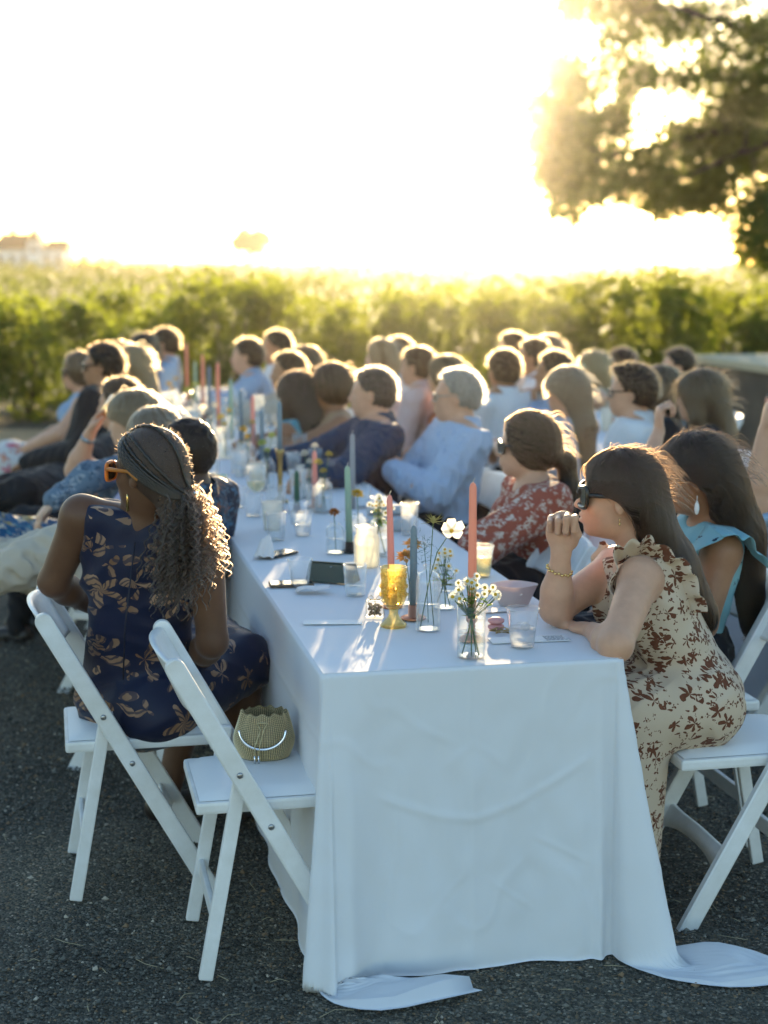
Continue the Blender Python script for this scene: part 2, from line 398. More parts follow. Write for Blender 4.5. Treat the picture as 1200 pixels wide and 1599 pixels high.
def joints(head, fwd, male=False, pel=None, look=None, pitch=0.0, roll=0.0, seat=.455, twist=0.0, shw=None, **kw):
    """a seated skeleton from the centre of the head; every joint can be overridden"""
    J = dict(male=male, hsc=kw.get('hsc', .89) * (1.03 if male else 1.0)); f = unit(V(fwd[0], fwd[1], 0)); l = V(-f[1], f[0], 0); up = V(0, 0, 1)
    J['H'] = V(head); J['f'] = f
    lk = unit(V(look if look is not None else f)); lk = unit(V(lk[0], lk[1], 0) + up * math.sin(pitch)); Hm = frame(lk)
    if roll: cr, sr = math.cos(roll), math.sin(roll); Hm = Hm @ np.array([[1, 0, 0], [0, cr, -sr], [0, sr, cr]])
    J['Hm'] = Hm
    J['pel'] = V(pel) if pel is not None else V(head[0] - f[0] * .16, head[1] - f[1] * .16, seat + .10)
    nk = J['H'] - Hm[:, 2] * .122 - Hm[:, 0] * .03; J['nk'] = V(kw.get('nk', nk))
    sp = unit(J['nk'] - J['pel']); a = twist; f2 = f * math.cos(a) + l * math.sin(a); l2 = V(-f2[1], f2[0], 0)
    J['sp'] = sp; J['fs'] = unit(f2 - sp * np.dot(f2, sp)); J['ls'] = l2
    s = shw or (.180 if male else .155)
    J['shL'] = J['nk'] - sp * .055 + l2 * s; J['shR'] = J['nk'] - sp * .055 - l2 * s
    hp = .095; J['hipL'] = J['pel'] + l * hp - up * .02; J['hipR'] = J['pel'] - l * hp - up * .02
    for q, sg in (('L', 1), ('R', -1)):
        J['kn' + q] = J['hip' + q] + f * .42 + l * sg * .03 + up * .02
        J['an' + q] = V(J['kn' + q][0] + f[0] * .05, J['kn' + q][1] + f[1] * .05, .075 + kw.get('gz', 0))
        J['el' + q] = J['sh' + q] - up * .25 + l2 * sg * .05 + f2 * .05
        J['wr' + q] = J['pel'] + f * .24 + l * sg * .06 + up * .09
    for k, v in kw.items():
        if k in J: J[k] = V(v)
    J['hand'] = kw.get('hand', {})
    return J
def body_prims(J, heavy=0.0):
    m = J['male']; o = []; f, l, sp, fs = J['f'], J['ls'], J['sp'], J['fs']; pel, nk = J['pel'], J['nk']; L = np.linalg.norm(nk - pel)
    wa = pel + sp * L * .42 + fs * .0; ch = pel + sp * L * .72 + fs * .005
    M = np.stack([fs, np.cross(sp, fs), sp], 1)
    lp = V(-f[1], f[0], 0); Mp = np.stack([f, lp, V(0, 0, 1)], 1)
    h = heavy
    o.append(E('pelvis', pel - V(0, 0, .015), (.118 + h, .165 + h if not m else .158 + h, .110), Mp, .03))
    o.append(C('torso', pel, wa, .142 + h, (.112 if not m else .132) + h, .03, (fs, 1.4)))
    o.append(C('torso', wa, ch, (.112 if not m else .132) + h, (.130 if not m else .155) + h * .6, .03, (fs, 1.42)))
    o.append(C('torso', ch, nk - sp * .06, (.130 if not m else .155) + h * .5, .085 if not m else .105, .03, (fs, 1.55)))
    if not m:
        for s in (-1, 1): o.append(E('torso', ch + fs * .085 + np.cross(sp, fs) * s * .07 - sp * .01, (.046, .058, .058), M, .03))
    for q in 'LR':
        sh = J['sh' + q]; r = (.062 if m else .050) + h * .3
        o.append(C('torso', nk - sp * .045, sh, .058, r, .03)); el, wr = J['el' + q], J['wr' + q]
        o.append(C('uarm' + q, sh, el, (.056 if m else .046) + h * .5, (.043 if m else .037) + h * .3, .03))
        mid = el * .7 + wr * .3
        o.append(C('farm' + q, el, mid, (.042 if m else .036) + h * .25, (.043 if m else .037) + h * .25, .02)); o.append(C('farm' + q, mid, wr, (.043 if m else .037) + h * .25, .026 if m else .0225, .02))
        kn, an, hp = J['kn' + q], J['an' + q], J['hip' + q]
        o.append(C('thigh' + q, hp, kn, (.088 if m else .092) + h * .6, .06 + h * .3, .035))
        c1 = kn * .65 + an * .35 - unit(f) * .012
        o.append(C('shin' + q, kn, c1, .058, .056, .03)); o.append(C('shin' + q, c1, an, .056, .036, .02))
        ff = unit(V(f[0], f[1], 0)) if 'toe' + q not in J else unit(J['toe' + q])
        o.append(C('foot' + q, an - V(0, 0, .03) - ff * .03, an + ff * .15 - V(0, 0, .045), .036, .028, .02))
        hs = J['hand'].get(q); d = unit(wr - el); sgn = 1 if q == 'L' else -1
        if hs is None: hs = dict(d=unit(d * .8 + V(0, 0, -.2)), nrm=V(0, 0, -1), thumb=np.cross(V(0, 0, -1), d) * sgn, curl=(30, 35, 25))
        o += hand_prims(wr, tg='hand' + q, **dict(dict(sc=1.06 if m else .97), **hs))
    o.append(C('neck', nk - sp * .03, J['H'] - J['Hm'][:, 2] * .05 - J['Hm'][:, 0] * .02, .056 if m else .047, .056 if m else .046, .03))
    o += head_prims(J['H'], J['Hm'], J['hsc'], m)
    return o
# ---------------------------------------------------------------- people
def strands(name, pts, m, parent, r0, r1):
    """pts: (n strands, k points, 3) -> hair curves"""
    n, k, _ = pts.shape
    cu = bpy.data.hair_curves.new(name); cu.add_curves([k] * n)
    cu.attributes['position'].data.foreach_set('vector', pts.astype(np.float32).ravel())
    ra = cu.attributes.get('radius') or cu.attributes.new('radius', 'FLOAT', 'POINT')
    ra.data.foreach_set('value', np.tile(np.linspace(r0, r1, k), n).astype(np.float32))
    cu.materials.append(m); o = bpy.data.objects.new(name, cu); COL.objects.link(o); o.parent = parent; return o
def trace(fd, roots, J, length, k, grav, back, iso, rnd, rng, flow=None):
    """strands that hug the hair surface while they fall"""
    p = roots.copy(); out = [p.copy()]; st = (length / (k - 1)) if np.isscalar(length) else (length / (k - 1))[:, None]
    Hm = J['Hm']; top = J['H'] + Hm[:, 2] * .10 - Hm[:, 0] * .02; dn = V(0, 0, -1.0); wob = rng.normal(size=p.shape) * rnd
    for i in range(1, k):
        g = fd.grad(p); rad = p - top; rad = rad - np.outer(rad @ Hm[:, 2], Hm[:, 2]); rad /= np.maximum(np.linalg.norm(rad, axis=1, keepdims=True), .02)
        hgt = np.clip((p - J['H']) @ Hm[:, 2] / .1, 0, 1)[:, None]
        d = dn * grav + rad * .8 * hgt - Hm[:, 0] * back * (.25 + hgt) + wob * (.4 + .6 * i / k)
        if flow is not None: d = d + flow(p, i)
        d = d - g * np.sum(g * d, 1, keepdims=True) * .95
        d /= np.maximum(np.linalg.norm(d, axis=1, keepdims=True), 1e-6)
        p = p + d * st
        e = fd.sample(p)
        p = p - fd.grad(p) * np.clip(e - iso, -.012, .012)[:, None]
        out.append(p.copy())
    return np.stack(out, 1)
def hair(J, sty, h, m, ms, parent, rng, sc=1.0):
    c, H = J['H'], J['Hm']; T = lambda x, y, z: c + H @ (V(x, y, z) * sc); up = V(0, 0, 1); kind = sty['k']; o = []
    th = sty.get('th', .013); f, fs, nk = J['Hm'][:, 0], J['fs'], J['nk']; cuts = []; L = sty.get('len', .25); wd = sty.get('w', .085)
    bk = unit(V(f[0], f[1], 0)) * -1; lf = V(bk[1], -bk[0], 0) 
    o.append(E('h', T(-.014, 0, .030), (.097 + th, .077 + th, .089 + th), H, .02))
    if kind in ('short', 'fade'):
        o.append(E('h', T(-.05, 0, -.01), (.055 + th, .058 + th, .07), H, .03))
        lw = sty.get('low', 0); cuts.append((T(.047 + lw, 0, .048), H @ unit(V(.86, 0, -.5)), .004)); cuts.append((T(-.02, 0, -.05 - lw), H @ unit(V(.28, 0, -.96)), .004))
        for s in (-1, 1): o.append(E('h', T(.004, s * .085, -.012), (.022, .022, .034), H, .006, True))
        if sty.get('quiff'): o.append(E('h', T(.04, 0, .112), (.055, .05, .02), H, .02))
    else:
        o.append(E('h', T(-.045, 0, -.01), (.065 + th, .066 + th, .08), H, .03))
    if kind in ('long', 'bob'):
        p1 = nk * .5 + (c - H[:, 0] * .03) * .5 + bk * .055; p2 = nk + bk * sty.get('off', .085) - up * .05 + lf * sty.get('side', 0); p3 = p2 - up * max(L - .2, .02) + bk * sty.get('sw', .02) + lf * sty.get('side', 0)
        fl = (bk, 1.8)
        o.append(C('h', T(-.04, 0, .0), p1, .085, wd, .04, fl))
        if kind == 'long': o.append(C('h', p1, p2, wd, wd, .04, fl)); o.append(C('h', p2, p3, wd, wd * .55, .04, fl))
        for s in ((-1, 1) if not sty.get('behind') else ()):
            q0 = T(.015, s * .075, .03); q1 = T(.012, s * .083, -.08) if kind == 'long' else T(.01, s * .08, -.07)
            o.append(C('h', q0, q1, .024, .028, .03))
            if kind == 'long' and not sty.get('behind'):
                q2 = nk + lf * -s * .10 - bk * sty.get('fr', .0) - up * .03; o.append(C('h', q1, q2, .028, .032, .03)); q3 = q2 - up * max(L - .22, .03) * .8; o.append(C('h', q2, q3, .032, .018, .03))
    if kind == 'pony':
        q0 = T(-.10, 0, sty.get('z', -.0)); o.append(E('h', q0, .03, None, .02))
        q1 = q0 + bk * .05 - up * .02; q2 = q1 + bk * .015 - up * .1; q3 = q2 - up * (L - .15)
        o += [C('h', q0, q1, .02, .03, .012), C('h', q1, q2, .031, .036, .02), C('h', q2, q3, .036, .014, .02)]
    if kind == 'bun':
        o.append(E('h', T(-.115, 0, .0 + sty.get('z', .02)), .045, None, .012))
    if kind not in ('short', 'fade'):        # open the face
        o.append(E('h', T(.105, 0, -.045), (.078, .064, .128), H, .012, True)); o.append(E('h', T(.095, 0, .02), (.06, .052, .048), H, .012, True))
    if sty.get('behind'): o.append(E('h', T(.042, 0, -.072), (.096, .13, .104), H, .012, True))
    lo, hi = bounds(o, .01); fd = Field(lo, hi, h); a, b = sty.get('rip', (.0022, 170))
    r2 = np.random.default_rng(5)
    def nz(X, Y, Z):
        ux = (X - c[0]) * lf[0] + (Y - c[1]) * lf[1]; uy = (X - c[0]) * bk[0] + (Y - c[1]) * bk[1]
        return (a * (kind not in ('short', 'fade')) * np.sin(b * ux + 9 * (Z - c[2]) + 2 * np.sin(23 * (Z - c[2]) + 40 * uy)) * np.cos(b * .7 * uy + 5)).astype(np.float32)
    fd.run(o, nz=nz)
    lump = wrinkle(int(abs(c[0]) * 997) % 1000, .0065, 165)
    if cuts: fd.F = fd.F + lump(fd.ax[0][:, None, None], fd.ax[1][None, :, None], fd.ax[2][None, None, :])
    for cc, n_, k_ in cuts:      # an uneven hairline
        jit = wrinkle(int(abs(c[1]) * 991) % 1000, .010, 210)(fd.ax[0][:, None, None], fd.ax[1][None, :, None], fd.ax[2][None, None, :])
        dd = ((fd.ax[0] - cc[0]) * n_[0])[:, None, None] + ((fd.ax[1] - cc[1]) * n_[1])[None, :, None] + ((fd.ax[2] - cc[2]) * n_[2])[None, None, :]
        fd.F = np.maximum(fd.F, (dd + jit).astype(np.float32))
    v, fc = fd.mesh(1)
    base = parent.location
    ho = link('hair', mesh_np('hair', v - np.array(base), fc), m, parent)
    n = sty.get('n', 0)
    if n and len(v):
        g = fd.grad(v); loc = (v - c) @ H
        w_ = (loc[:, 2] > sty.get('zr', -.02)) & (g @ H[:, 2] > -.5)
        ix = np.nonzero(w_)[0]; ix = rng.choice(ix, n); roots = v[ix] + rng.normal(size=(n, 3)) * h * .4
        if kind in ('short', 'fade'):
            ln = sty.get('sl', .02) * rng.uniform(.5, 1.2, n); d = g[ix] * .7 - H[:, 0] * .4 + rng.normal(size=(n, 3)) * .35 + V(0, 0, .1)
            d /= np.linalg.norm(d, axis=1, keepdims=True); t = np.linspace(0, 1, 4)[None, :, None]
            pts = roots[:, None] + d[:, None] * ln[:, None, None] * t - V(0, 0, .25) * ln[:, None, None] * t * t
        else:
            full = sty.get('full', L) * rng.uniform(.75, 1.06, n)
            pts = trace(fd, roots, J, full, sty.get('kp', 12), sty.get('grav', .9), sty.get('back', .45), rng.uniform(-.001, .004, n), sty.get('rnd', .10), rng, (lambda p, i: -H[:, 0] * (3.0 * (((p - c) @ H[:, 0] > -.05) & ((p - c) @ H[:, 2] < .055)))[:, None]) if sty.get('behind') else None)
            if sty.get('curl'):
                R, turns = sty['curl']; k = pts.shape[1]; ph = rng.uniform(0, 6.28, (n, 1)); t = np.linspace(0, 1, k)[None]; amp = R * np.minimum(t * 3, 1)
                a1 = ph + t * turns * 6.28 * rng.uniform(.8, 1.2, (n, 1)); pts = pts + (amp * np.cos(a1))[..., None] * lf + (amp * np.sin(a1))[..., None] * bk + (amp * .3 * np.sin(a1 * 1.3))[..., None] * up
            nf = n // 18; ii = rng.choice(n, nf)      # loose hairs standing off the crown
            d = g[ix][ii] + rng.normal(size=(nf, 3)) * .6; t = np.linspace(0, 1, pts.shape[1])[None, :, None]; t2 = np.minimum(t * 2.0, 1)
            pts[ii] = (roots[ii][:, None] + d[:, None] * rng.uniform(.004, .018, (nf, 1, 1)) * t2 - H[:, 0] * .05 * t + V(0, 0, -.03) * t * t)
        strands('hair_strands', pts - np.array(base), ms, parent, sty.get('r', .0007), sty.get('r', .0007) * .5)
    return fd
def glasses(J, parent, m_frame, m_lens, sc=1.0, w_=.030, hgt=.024, thick=.004, name='sunglasses', cat_eye=.0):
    c, H = J['H'], J['Hm']; base = np.array(parent.location); T = lambda x, y, z: c + H @ (V(x, y, z) * sc) - base
    fr = MB(); ln = MB()
    for s in (-1, 1):
        N = 24; out = []; inn = []; 
        for k in range(N):
            a = 2 * math.pi * k / N; ca, sa = math.cos(a), math.sin(a); ex = .55
            y = math.copysign(abs(ca) ** ex, ca); z = math.copysign(abs(sa) ** ex, sa); yy = s * .034 + y * w_
            zz = .000 + z * hgt + cat_eye * max(0, y * s) * (.4 + .6 * z)
            xx = .105 - 2.2 * (abs(yy) ** 2) * 2.0
            out.append((xx, yy, zz))
        rim = [T(*q) for q in out] + [T(*out[0]), T(*out[1])]
        fr.tube(rim, thick, 6, False)
        ln.add([T(*q) for q in out], [tuple(range(N))]); ln.add([T(q[0] - .0025, q[1], q[2]) for q in out], [tuple(range(N))[::-1]])
        e = max(out, key=lambda q: abs(q[1]))
        fr.tube([T(e[0] - .002, e[1], .010), T(.06, s * .080, .012), T(.0, s * .084, .012), T(-.03, s * .083, -.008)], [thick * 1.15, thick * 1.1, thick * .9, thick * .7], 6)
    fr.tube([T(.106, -.008, .008), T(.109, 0, .010), T(.106, .008, .008)], thick * .9, 6)
    g = fr.obj(name, m_frame, parent); ln.obj('lens', m_lens, g)
    return g
LENS = lambda: mat('dark lens', (.012, .011, .010), rough=.06, spec=.8)
def person(label, J, h, skin, top, bottom=None, hs=None, hairc=None, hair_rim_light=None, seed=0, heavy=0.0, group='dinner guests', gl=None, shoes=None, watch=None, lips=(.30, .10, .08), nohead=False):
    rng = np.random.default_rng(seed + 11)
    base = V(J['pel'][0], J['pel'][1], 0); root = empty('person', base, label, 'person', group)
    sk = mat('skin %s' % (skin,), skin, rough=.5, spec=.35, var=tuple(q * .86 for q in skin), var_scale=30, bmp=(330, .2, .0012), sss=.12, sheen=.15)
    pr = body_prims(J, heavy); pr = [p for p in pr if not (nohead and p[1] in ('head',))]
    lo, hi = bounds(pr, .01); fd = Field(lo, hi, h); fd.run([p for p in pr if not p[8 if p[0] == 'c' else 6]]); fd.run([p for p in pr if p[8 if p[0] == 'c' else 6]])
    v, f = fd.mesh(1); me = mesh_np('body', v - base, f)
    sc = J['hsc']
    loc = ((v[f].mean(1)) - J['H']) @ J['Hm'] / sc; mi = np.zeros(len(f), np.int32)
    if h < .012:
        x, y, z = loc.T; ya = np.abs(y)
        mi[(x > .084) & (ya < .021) & (np.abs(z + .061) < .0125)] = 1
        de = np.sqrt((x - .0765) ** 2 + (ya - .032) ** 2 + z ** 2); mi[(de < .0145) & (x > .083) & (np.abs(z) < .006)] = 2
        mi[(x > .07) & (ya > .014) & (ya < .05) & (z > .021) & (z < .029)] = 3
    me.polygons.foreach_set('material_index', mi); hc = hairc or (.02, .014, .01)
    link('body', me, [sk, mat('lips %s' % (skin,), tuple(.5 * a + .5 * b for a, b in zip(skin, lips)), rough=.4), mat('eye dark', (.02, .015, .012), rough=.15), mat('brow %s' % (hc,), hc, rough=.7)], root)
    def garment(name, prims, m, infl, nz=None, cuts=(), subs=(), kmul=1.0, hh=None):
        lo, hi = bounds(prims, infl + .015); g = Field(lo, hi, hh or h); g.run(prims, infl, kmul, nz)
        for cc in cuts: g.cut(*cc)
        for q in subs: g.run([q])
        gv, gf = g.mesh(1); return link(name, mesh_np(name, gv - base, gf), m, root)
    nk, sp, fs, ls = J['nk'], J['sp'], J['fs'], J['ls']
    # upper garment
    t = top; sl = t.get('sleeve', 'long'); P_ = [p for p in pr if p[1] in ('torso', 'pelvis')]
    if sl in ('none', 'strap'):
        P_ = [p for p in P_ if not (p[0] == 'c' and p[1] == 'torso' and abs(p[4] - .058) < 1e-6)]
        k_ = .62 if sl == 'none' else .4
        for q in 'LR':
            a = nk - sp * .042; b = J['sh' + q]; e = a + (b - a) * k_; P_.append(C('torso', a + (b - a) * .25, e, .056, .053, .03))
            P_.append(C('torso', e - ls * 0, e - sp * .16 - (b - a) * .1, .05, .07, .03))
    for q in 'LR':
        if sl in ('long', 'roll', 'short', 'half'):
            fr = {'long': 1, 'roll': 1, 'half': 1, 'short': .62}[sl]; a, b = J['sh' + q], J['el' + q]
            u = [p for p in pr if p[1] == 'uarm' + q][0]; P_.append(C('s', a, a + (b - a) * fr, u[4] + .006, u[5] + .010, .03))
            if sl in ('long', 'roll'):
                fr2 = .96 if sl == 'long' else .45; w_ = J['wr' + q]; P_.append(C('s', b, b + (w_ - b) * fr2, u[5] + .010, u[5] + .0 if sl == 'roll' else .036, .03))
    nz = wrinkle(seed, t.get('wr', .007), t.get('wf', 62), t.get('ws', (1, 1, .55)))
    subs = [E('x', nk + fs * t.get('nf', .055) + sp * t.get('nz', .035), t.get('nr', .075), None, .008, True)] if t.get('nr', .075) else []
    cuts = [(nk - sp * t.get('ncut', -.012), sp, .006)]
    if t.get('dress'):
        for q in 'LR':
            P_ += [C('s', J['hip' + q], J['kn' + q], .098 + heavy * .5, .072, .03)]
            if t['dress'] == 'long': P_ += [C('s', J['kn' + q], J['an' + q] + V(0, 0, .05), .085, .075, .04)]
        mk = (J['knL'] + J['knR']) / 2; P_ += [C('s', J['pel'], mk, .10, .07, .04), C('s', J['knL'], J['knR'], .075, .075, .03)]
        if t['dress'] == 'long': P_ += [C('s', mk, (J['anL'] + J['anR']) / 2 + V(0, 0, .1), .08, .07, .04)]
    go = garment(t.get('name', 'shirt'), P_, t['m'], t.get('infl', .011), nz, cuts, subs)
    if t.get('collar'):
        mb = MB(); N = 26; cc = nk + sp * .0; R1, R2 = .064, .074
        fx = unit(fs - sp * np.dot(fs, sp)); lx = np.cross(sp, fx); rows = []
        for R_, z_, ro in ((.060, .042, 0), (.063, .046, 0), (.078, .010, .01), (.074, .002, .01)):
            rows.append([cc - base + fx * (R_ + .006) * math.cos(a) + lx * R_ * math.sin(a) + sp * (z_ - .03 * max(0, math.cos(a))) for a in np.linspace(.35, 2 * math.pi - .35, N)])
        vv = [q for r in rows for q in r]; ff = [(i * N + k, i * N + k + 1, (i + 1) * N + k + 1, (i + 1) * N + k) for i in range(3) for k in range(N - 1)]
        mb.add(vv, ff); co = mb.obj('collar', t['m'], root); md = co.modifiers.new('thickness', 'SOLIDIFY'); md.thickness = .003
    if bottom is not None:
        bq = bottom; Q = [p for p in pr if p[1][:5] in ('thigh', 'pelvi') or (p[1][:4] == 'shin' and not bq.get('short'))]
        if bq.get('skirt'):
            mk = (J['knL'] + J['knR']) / 2; Q += [C('s', J['pel'], mk, .11, .08, .08), C('s', J['knL'], J['knR'], .085, .085, .05)]
            if not bq.get('short'): Q += [C('s', mk, (J['anL'] + J['anR']) / 2, .09, .11, .08)]
        garment(bq.get('name', 'trousers'), Q, bq['m'], bq.get('infl', .016), wrinkle(seed + 3, .010, 58))
    for q in 'LR':
        an = J['an' + q]; ff = unit(V(J['f'][0], J['f'][1], 0)) if 'toe' + q not in J else unit(J['toe' + q])
        S = [C('s', an - V(0, 0, .035) - ff * .035, an + ff * .15 - V(0, 0, .048), .044, .036, .02)]
        garment('shoe', S, shoes or mat('shoe leather', (.03, .022, .018), rough=.4), 0, None, [((0, 0, an[2] - .071), (0, 0, -1), 0)], hh=max(h, .008))
    hf = None
    if hs: hf = hair(J, hs, h * .8, mat('hair %s' % (hc,), tuple(q * .45 for q in hc), rough=.45, spec=.22, var=tuple(q * .7 for q in hc), var_scale=60, stretch=(1, 1, .12), bmp=(90, .5, .003)), hair_mat('strand %s %s' % (hc, hair_rim_light), tuple(.36 * a + .12 * b for a, b in zip(hc, hair_rim_light or hc))), root, rng, sc)  # strand colour has the golden backlight of the rim mixed in
    if gl: glasses(J, root, *gl[0], sc=sc, **gl[1])
    if watch:
        q = watch; el, wr = J['el' + q], J['wr' + q]; d = unit(wr - el); mb = MB(); mb.tube([wr - d * .035 - base, wr - d * .012 - base], .030, 14); mb.box(wr - d * .024 - base + V(0, 0, .03), (.03, .03, .008), None, .003)
        mb.obj('watch', mat('watch steel', (.25, .27, .3), rough=.3, metal=.8), root)
    root['_'] = 0; del root['_']
    return root, fd, hf
# ---------------------------------------------------------------- the setting
U = unit((-.205, .979, 0)); N_ = V(U[1], -U[0], 0)            # along the long table / across it (to the right)
def sheet(name, pts, m, kind='structure', nx=1, ny=1):
    o = MB().add(pts, [tuple(range(len(pts)))]).obj(name, m, None, False); return tag(o, kind=kind)
def gravel_col(t, vec):
    vo = new(t, 'ShaderNodeTexVoronoi', Scale=150.0); t.links.new(vec, vo.inputs['Vector'])
    cs = new(t, 'ShaderNodeSeparateColor'); t.links.new(vo.outputs['Color'], cs.inputs[0])
    a = ramp(t, cs.outputs[0], [(0, (.05, .046, .037)), (.5, (.115, .108, .088)), (.82, (.16, .15, .125)), (.9, (.21, .15, .09)), (.97, (.36, .32, .26))])
    pt = ramp(t, noise(t, vec, .9, 6, .6), [(.35, (.6, .6, .58)), (.65, (1.15, 1.1, 1.0))])
    mx = t.nodes.new('ShaderNodeMix'); mx.data_type = 'RGBA'; mx.blend_type = 'MULTIPLY'; mx.inputs[0].default_value = 1
    t.links.new(a, mx.inputs[6]); t.links.new(pt, mx.inputs[7]); return mx.outputs[2]
def make_ground():
    m = bpy.data.materials.new('gravel ground'); t, o = nodes_of(m); b = new(t, 'ShaderNodeBsdfPrincipled', Roughness=.85); b.inputs['Specular IOR Level'].default_value = .25
    vec = coords(t); t.links.new(gravel_col(t, vec), b.inputs['Base Color'])
    vo = new(t, 'ShaderNodeTexVoronoi', Scale=150.0); t.links.new(vec, vo.inputs['Vector'])
    h = math_n(t, 'ADD', math_n(t, 'MULTIPLY', vo.outputs['Distance'], -.6), math_n(t, 'MULTIPLY', noise(t, vec, 9, 5, .6), .8))
    t.links.new(bump(t, h, .8, .012), b.inputs['Normal']); t.links.new(b.outputs[0], o.inputs[0])
    # one sheet out to the horizon, rising very slightly into the low field hill
    ys = np.concatenate([np.linspace(-6, 17, 47), np.linspace(18, 60, 22), np.geomspace(65, 1500, 26)]); xs = np.linspace(-1, 1, 41)
    v = []; f = []
    for y in ys:
        wd = 14 + max(y, 0) * 1.3
        for x in xs:
            X = x * wd; z = 0.0
            if y > 40: z = -.09 * max(0, 1 - (y - 40) / 20) + (1.15 + .25 * math.sin(X * .02 + 1.9) - .2 * math.exp(-((X - 1) / 22) ** 2)) * min(1, (y - 40) / 210) ** 1.2 - max(0, y - 300) * .004
            elif y > 4.5: z = -.012 * (min(y, 12) - 4.5)
            else: z = .006 * math.sin(X * 2.1 + y) * math.sin(y * 1.7)
            v.append((X, y, z))
    n = len(xs); f = [(i * n + k, i * n + k + 1, (i + 1) * n + k + 1, (i + 1) * n + k) for i in range(len(ys) - 1) for k in range(n - 1)]
    g = MB().add(v, f).obj('ground', [m, mat('field soil', (.12, .12, .04), rough=.95, var=(.08, .10, .03), var_scale=.4)])
    mi = np.array([1 if ys[i] > 19 else 0 for i in range(len(ys) - 1) for k in range(n - 1)], np.int32); g.data.polygons.foreach_set('material_index', mi)
    return tag(g, kind='structure')
ground = make_ground()
sheet('path', [(-16, 13.3, -.076), (-1.0, 14.6, -.076), (6, 15.2, -.076), (6, 17.0, -.076), (-16, 17.2, -.076)], mat('dry earth path', (.42, .28, .15), rough=.95, var=(.33, .21, .11), var_scale=3, bmp=(14, .6, .02)))
def pebbles():
    r = np.random.default_rng(3); n = 52000
    y = 2.55 + (r.random(n) ** 1.35) * 4.6; x = (r.random(n) * 2 - 1) * (y * .27 + .1)
    s = r.uniform(.0022, .0052, n) * (1 + .9 * (r.random(n) > .94)) * (1 + (y - 2.5) * .12); base = np.array([(1, 0, 0), (-1, 0, 0), (0, 1, 0), (0, -1, 0), (0, 0, 1), (0, 0, -1)], float)
    v = base[None] * r.uniform(.55, 1.25, (n, 6, 1)) + r.normal(size=(n, 6, 3)) * .12; a = r.uniform(0, 6.28, n); ca, sa = np.cos(a), np.sin(a)
    v = np.stack([v[..., 0] * ca[:, None] - v[..., 1] * sa[:, None], v[..., 0] * sa[:, None] + v[..., 1] * ca[:, None], v[..., 2] * .75], -1) * s[:, None, None]
    v += np.stack([x, y, s * .35], 1)[:, None]
    T = np.array([(0, 2, 4), (2, 1, 4), (1, 3, 4), (3, 0, 4), (2, 0, 5), (1, 2, 5), (3, 1, 5), (0, 3, 5)]); f = (T[None] + 6 * np.arange(n)[:, None, None]).reshape(-1, 3)
    cols = [(.05, .047, .040), (.11, .105, .088), (.165, .155, .13), (.21, .14, .08), (.40, .35, .28)]
    ms = [mat('pebble %d' % i, c, rough=.75, spec=.3) for i, c in enumerate(cols)]
    o = link('gravel', mesh_np('gravel', v.reshape(-1, 3), f, False), ms); pick = r.choice(5, n, p=[.36, .38, .16, .075, .025]); o.data.polygons.foreach_set('material_index', np.repeat(pick, 8).astype(np.int32)); tag(o, kind='stuff')
    mb = MB()
    for _ in range(150):
        yy = 2.7 + random.random() ** 1.3 * 4; xx = random.uniform(-1, 1) * (yy * .25 + .05); a = random.uniform(0, 3.14); L = random.uniform(.02, .09); d = V(math.cos(a), math.sin(a), 0) * L
        mb.tube([V(xx, yy, .007), V(xx, yy, .012) + d * .5 + V(-d[1], d[0], 0) * .15, V(xx, yy, .008) + d], .0009, 4)
    for (cx, cy) in ((1.02, 3.75), (1.1, 3.6), (-.95, 3.3), (-1.2, 4.6), (1.25, 4.2)):
        for _ in range(24):
            a = random.uniform(0, 6.28); L = random.uniform(.02, .06); d = V(math.cos(a), math.sin(a), .3) * L; p = V(cx + random.gauss(0, .02), cy + random.gauss(0, .02), .003)
            mb.tube([p, p + d * .6 + V(0, 0, .008), p + d], .0009, 4)
    tag(mb.obj('dry_grass', mat('straw', (.36, .31, .2), rough=.8)), kind='stuff')
pebbles()
# ------------------------------------------------ foliage
def leaf_mesh(c, size, rng, up=.3, aspect=.6, fold=.25):
    n = len(c); s = size * rng.uniform(.6, 1.3, n) if np.isscalar(size) else size * rng.uniform(.7, 1.2, n)
    d = rng.normal(size=(n, 3)); d[:, 2] -= up; d /= np.linalg.norm(d, axis=1, keepdims=True)
    q = rng.normal(size=(n, 3)); q -= d * np.sum(q * d, 1, keepdims=True); q /= np.linalg.norm(q, axis=1, keepdims=True); w_ = np.cross(d, q)
    S = s[:, None]; P0 = c - d * S * .5; P2 = c + d * S * .5; P1 = c + q * S * aspect * .5 + w_ * S * fold * .5 - d * S * .08; P3 = c - q * S * aspect * .5 + w_ * S * fold * .5 - d * S * .08
    v = np.stack([P0, P1, P2, P3], 1).reshape(-1, 3); f = (np.array([(0, 1, 2), (0, 2, 3)])[None] + 4 * np.arange(n)[:, None, None]).reshape(-1, 3); return v, f
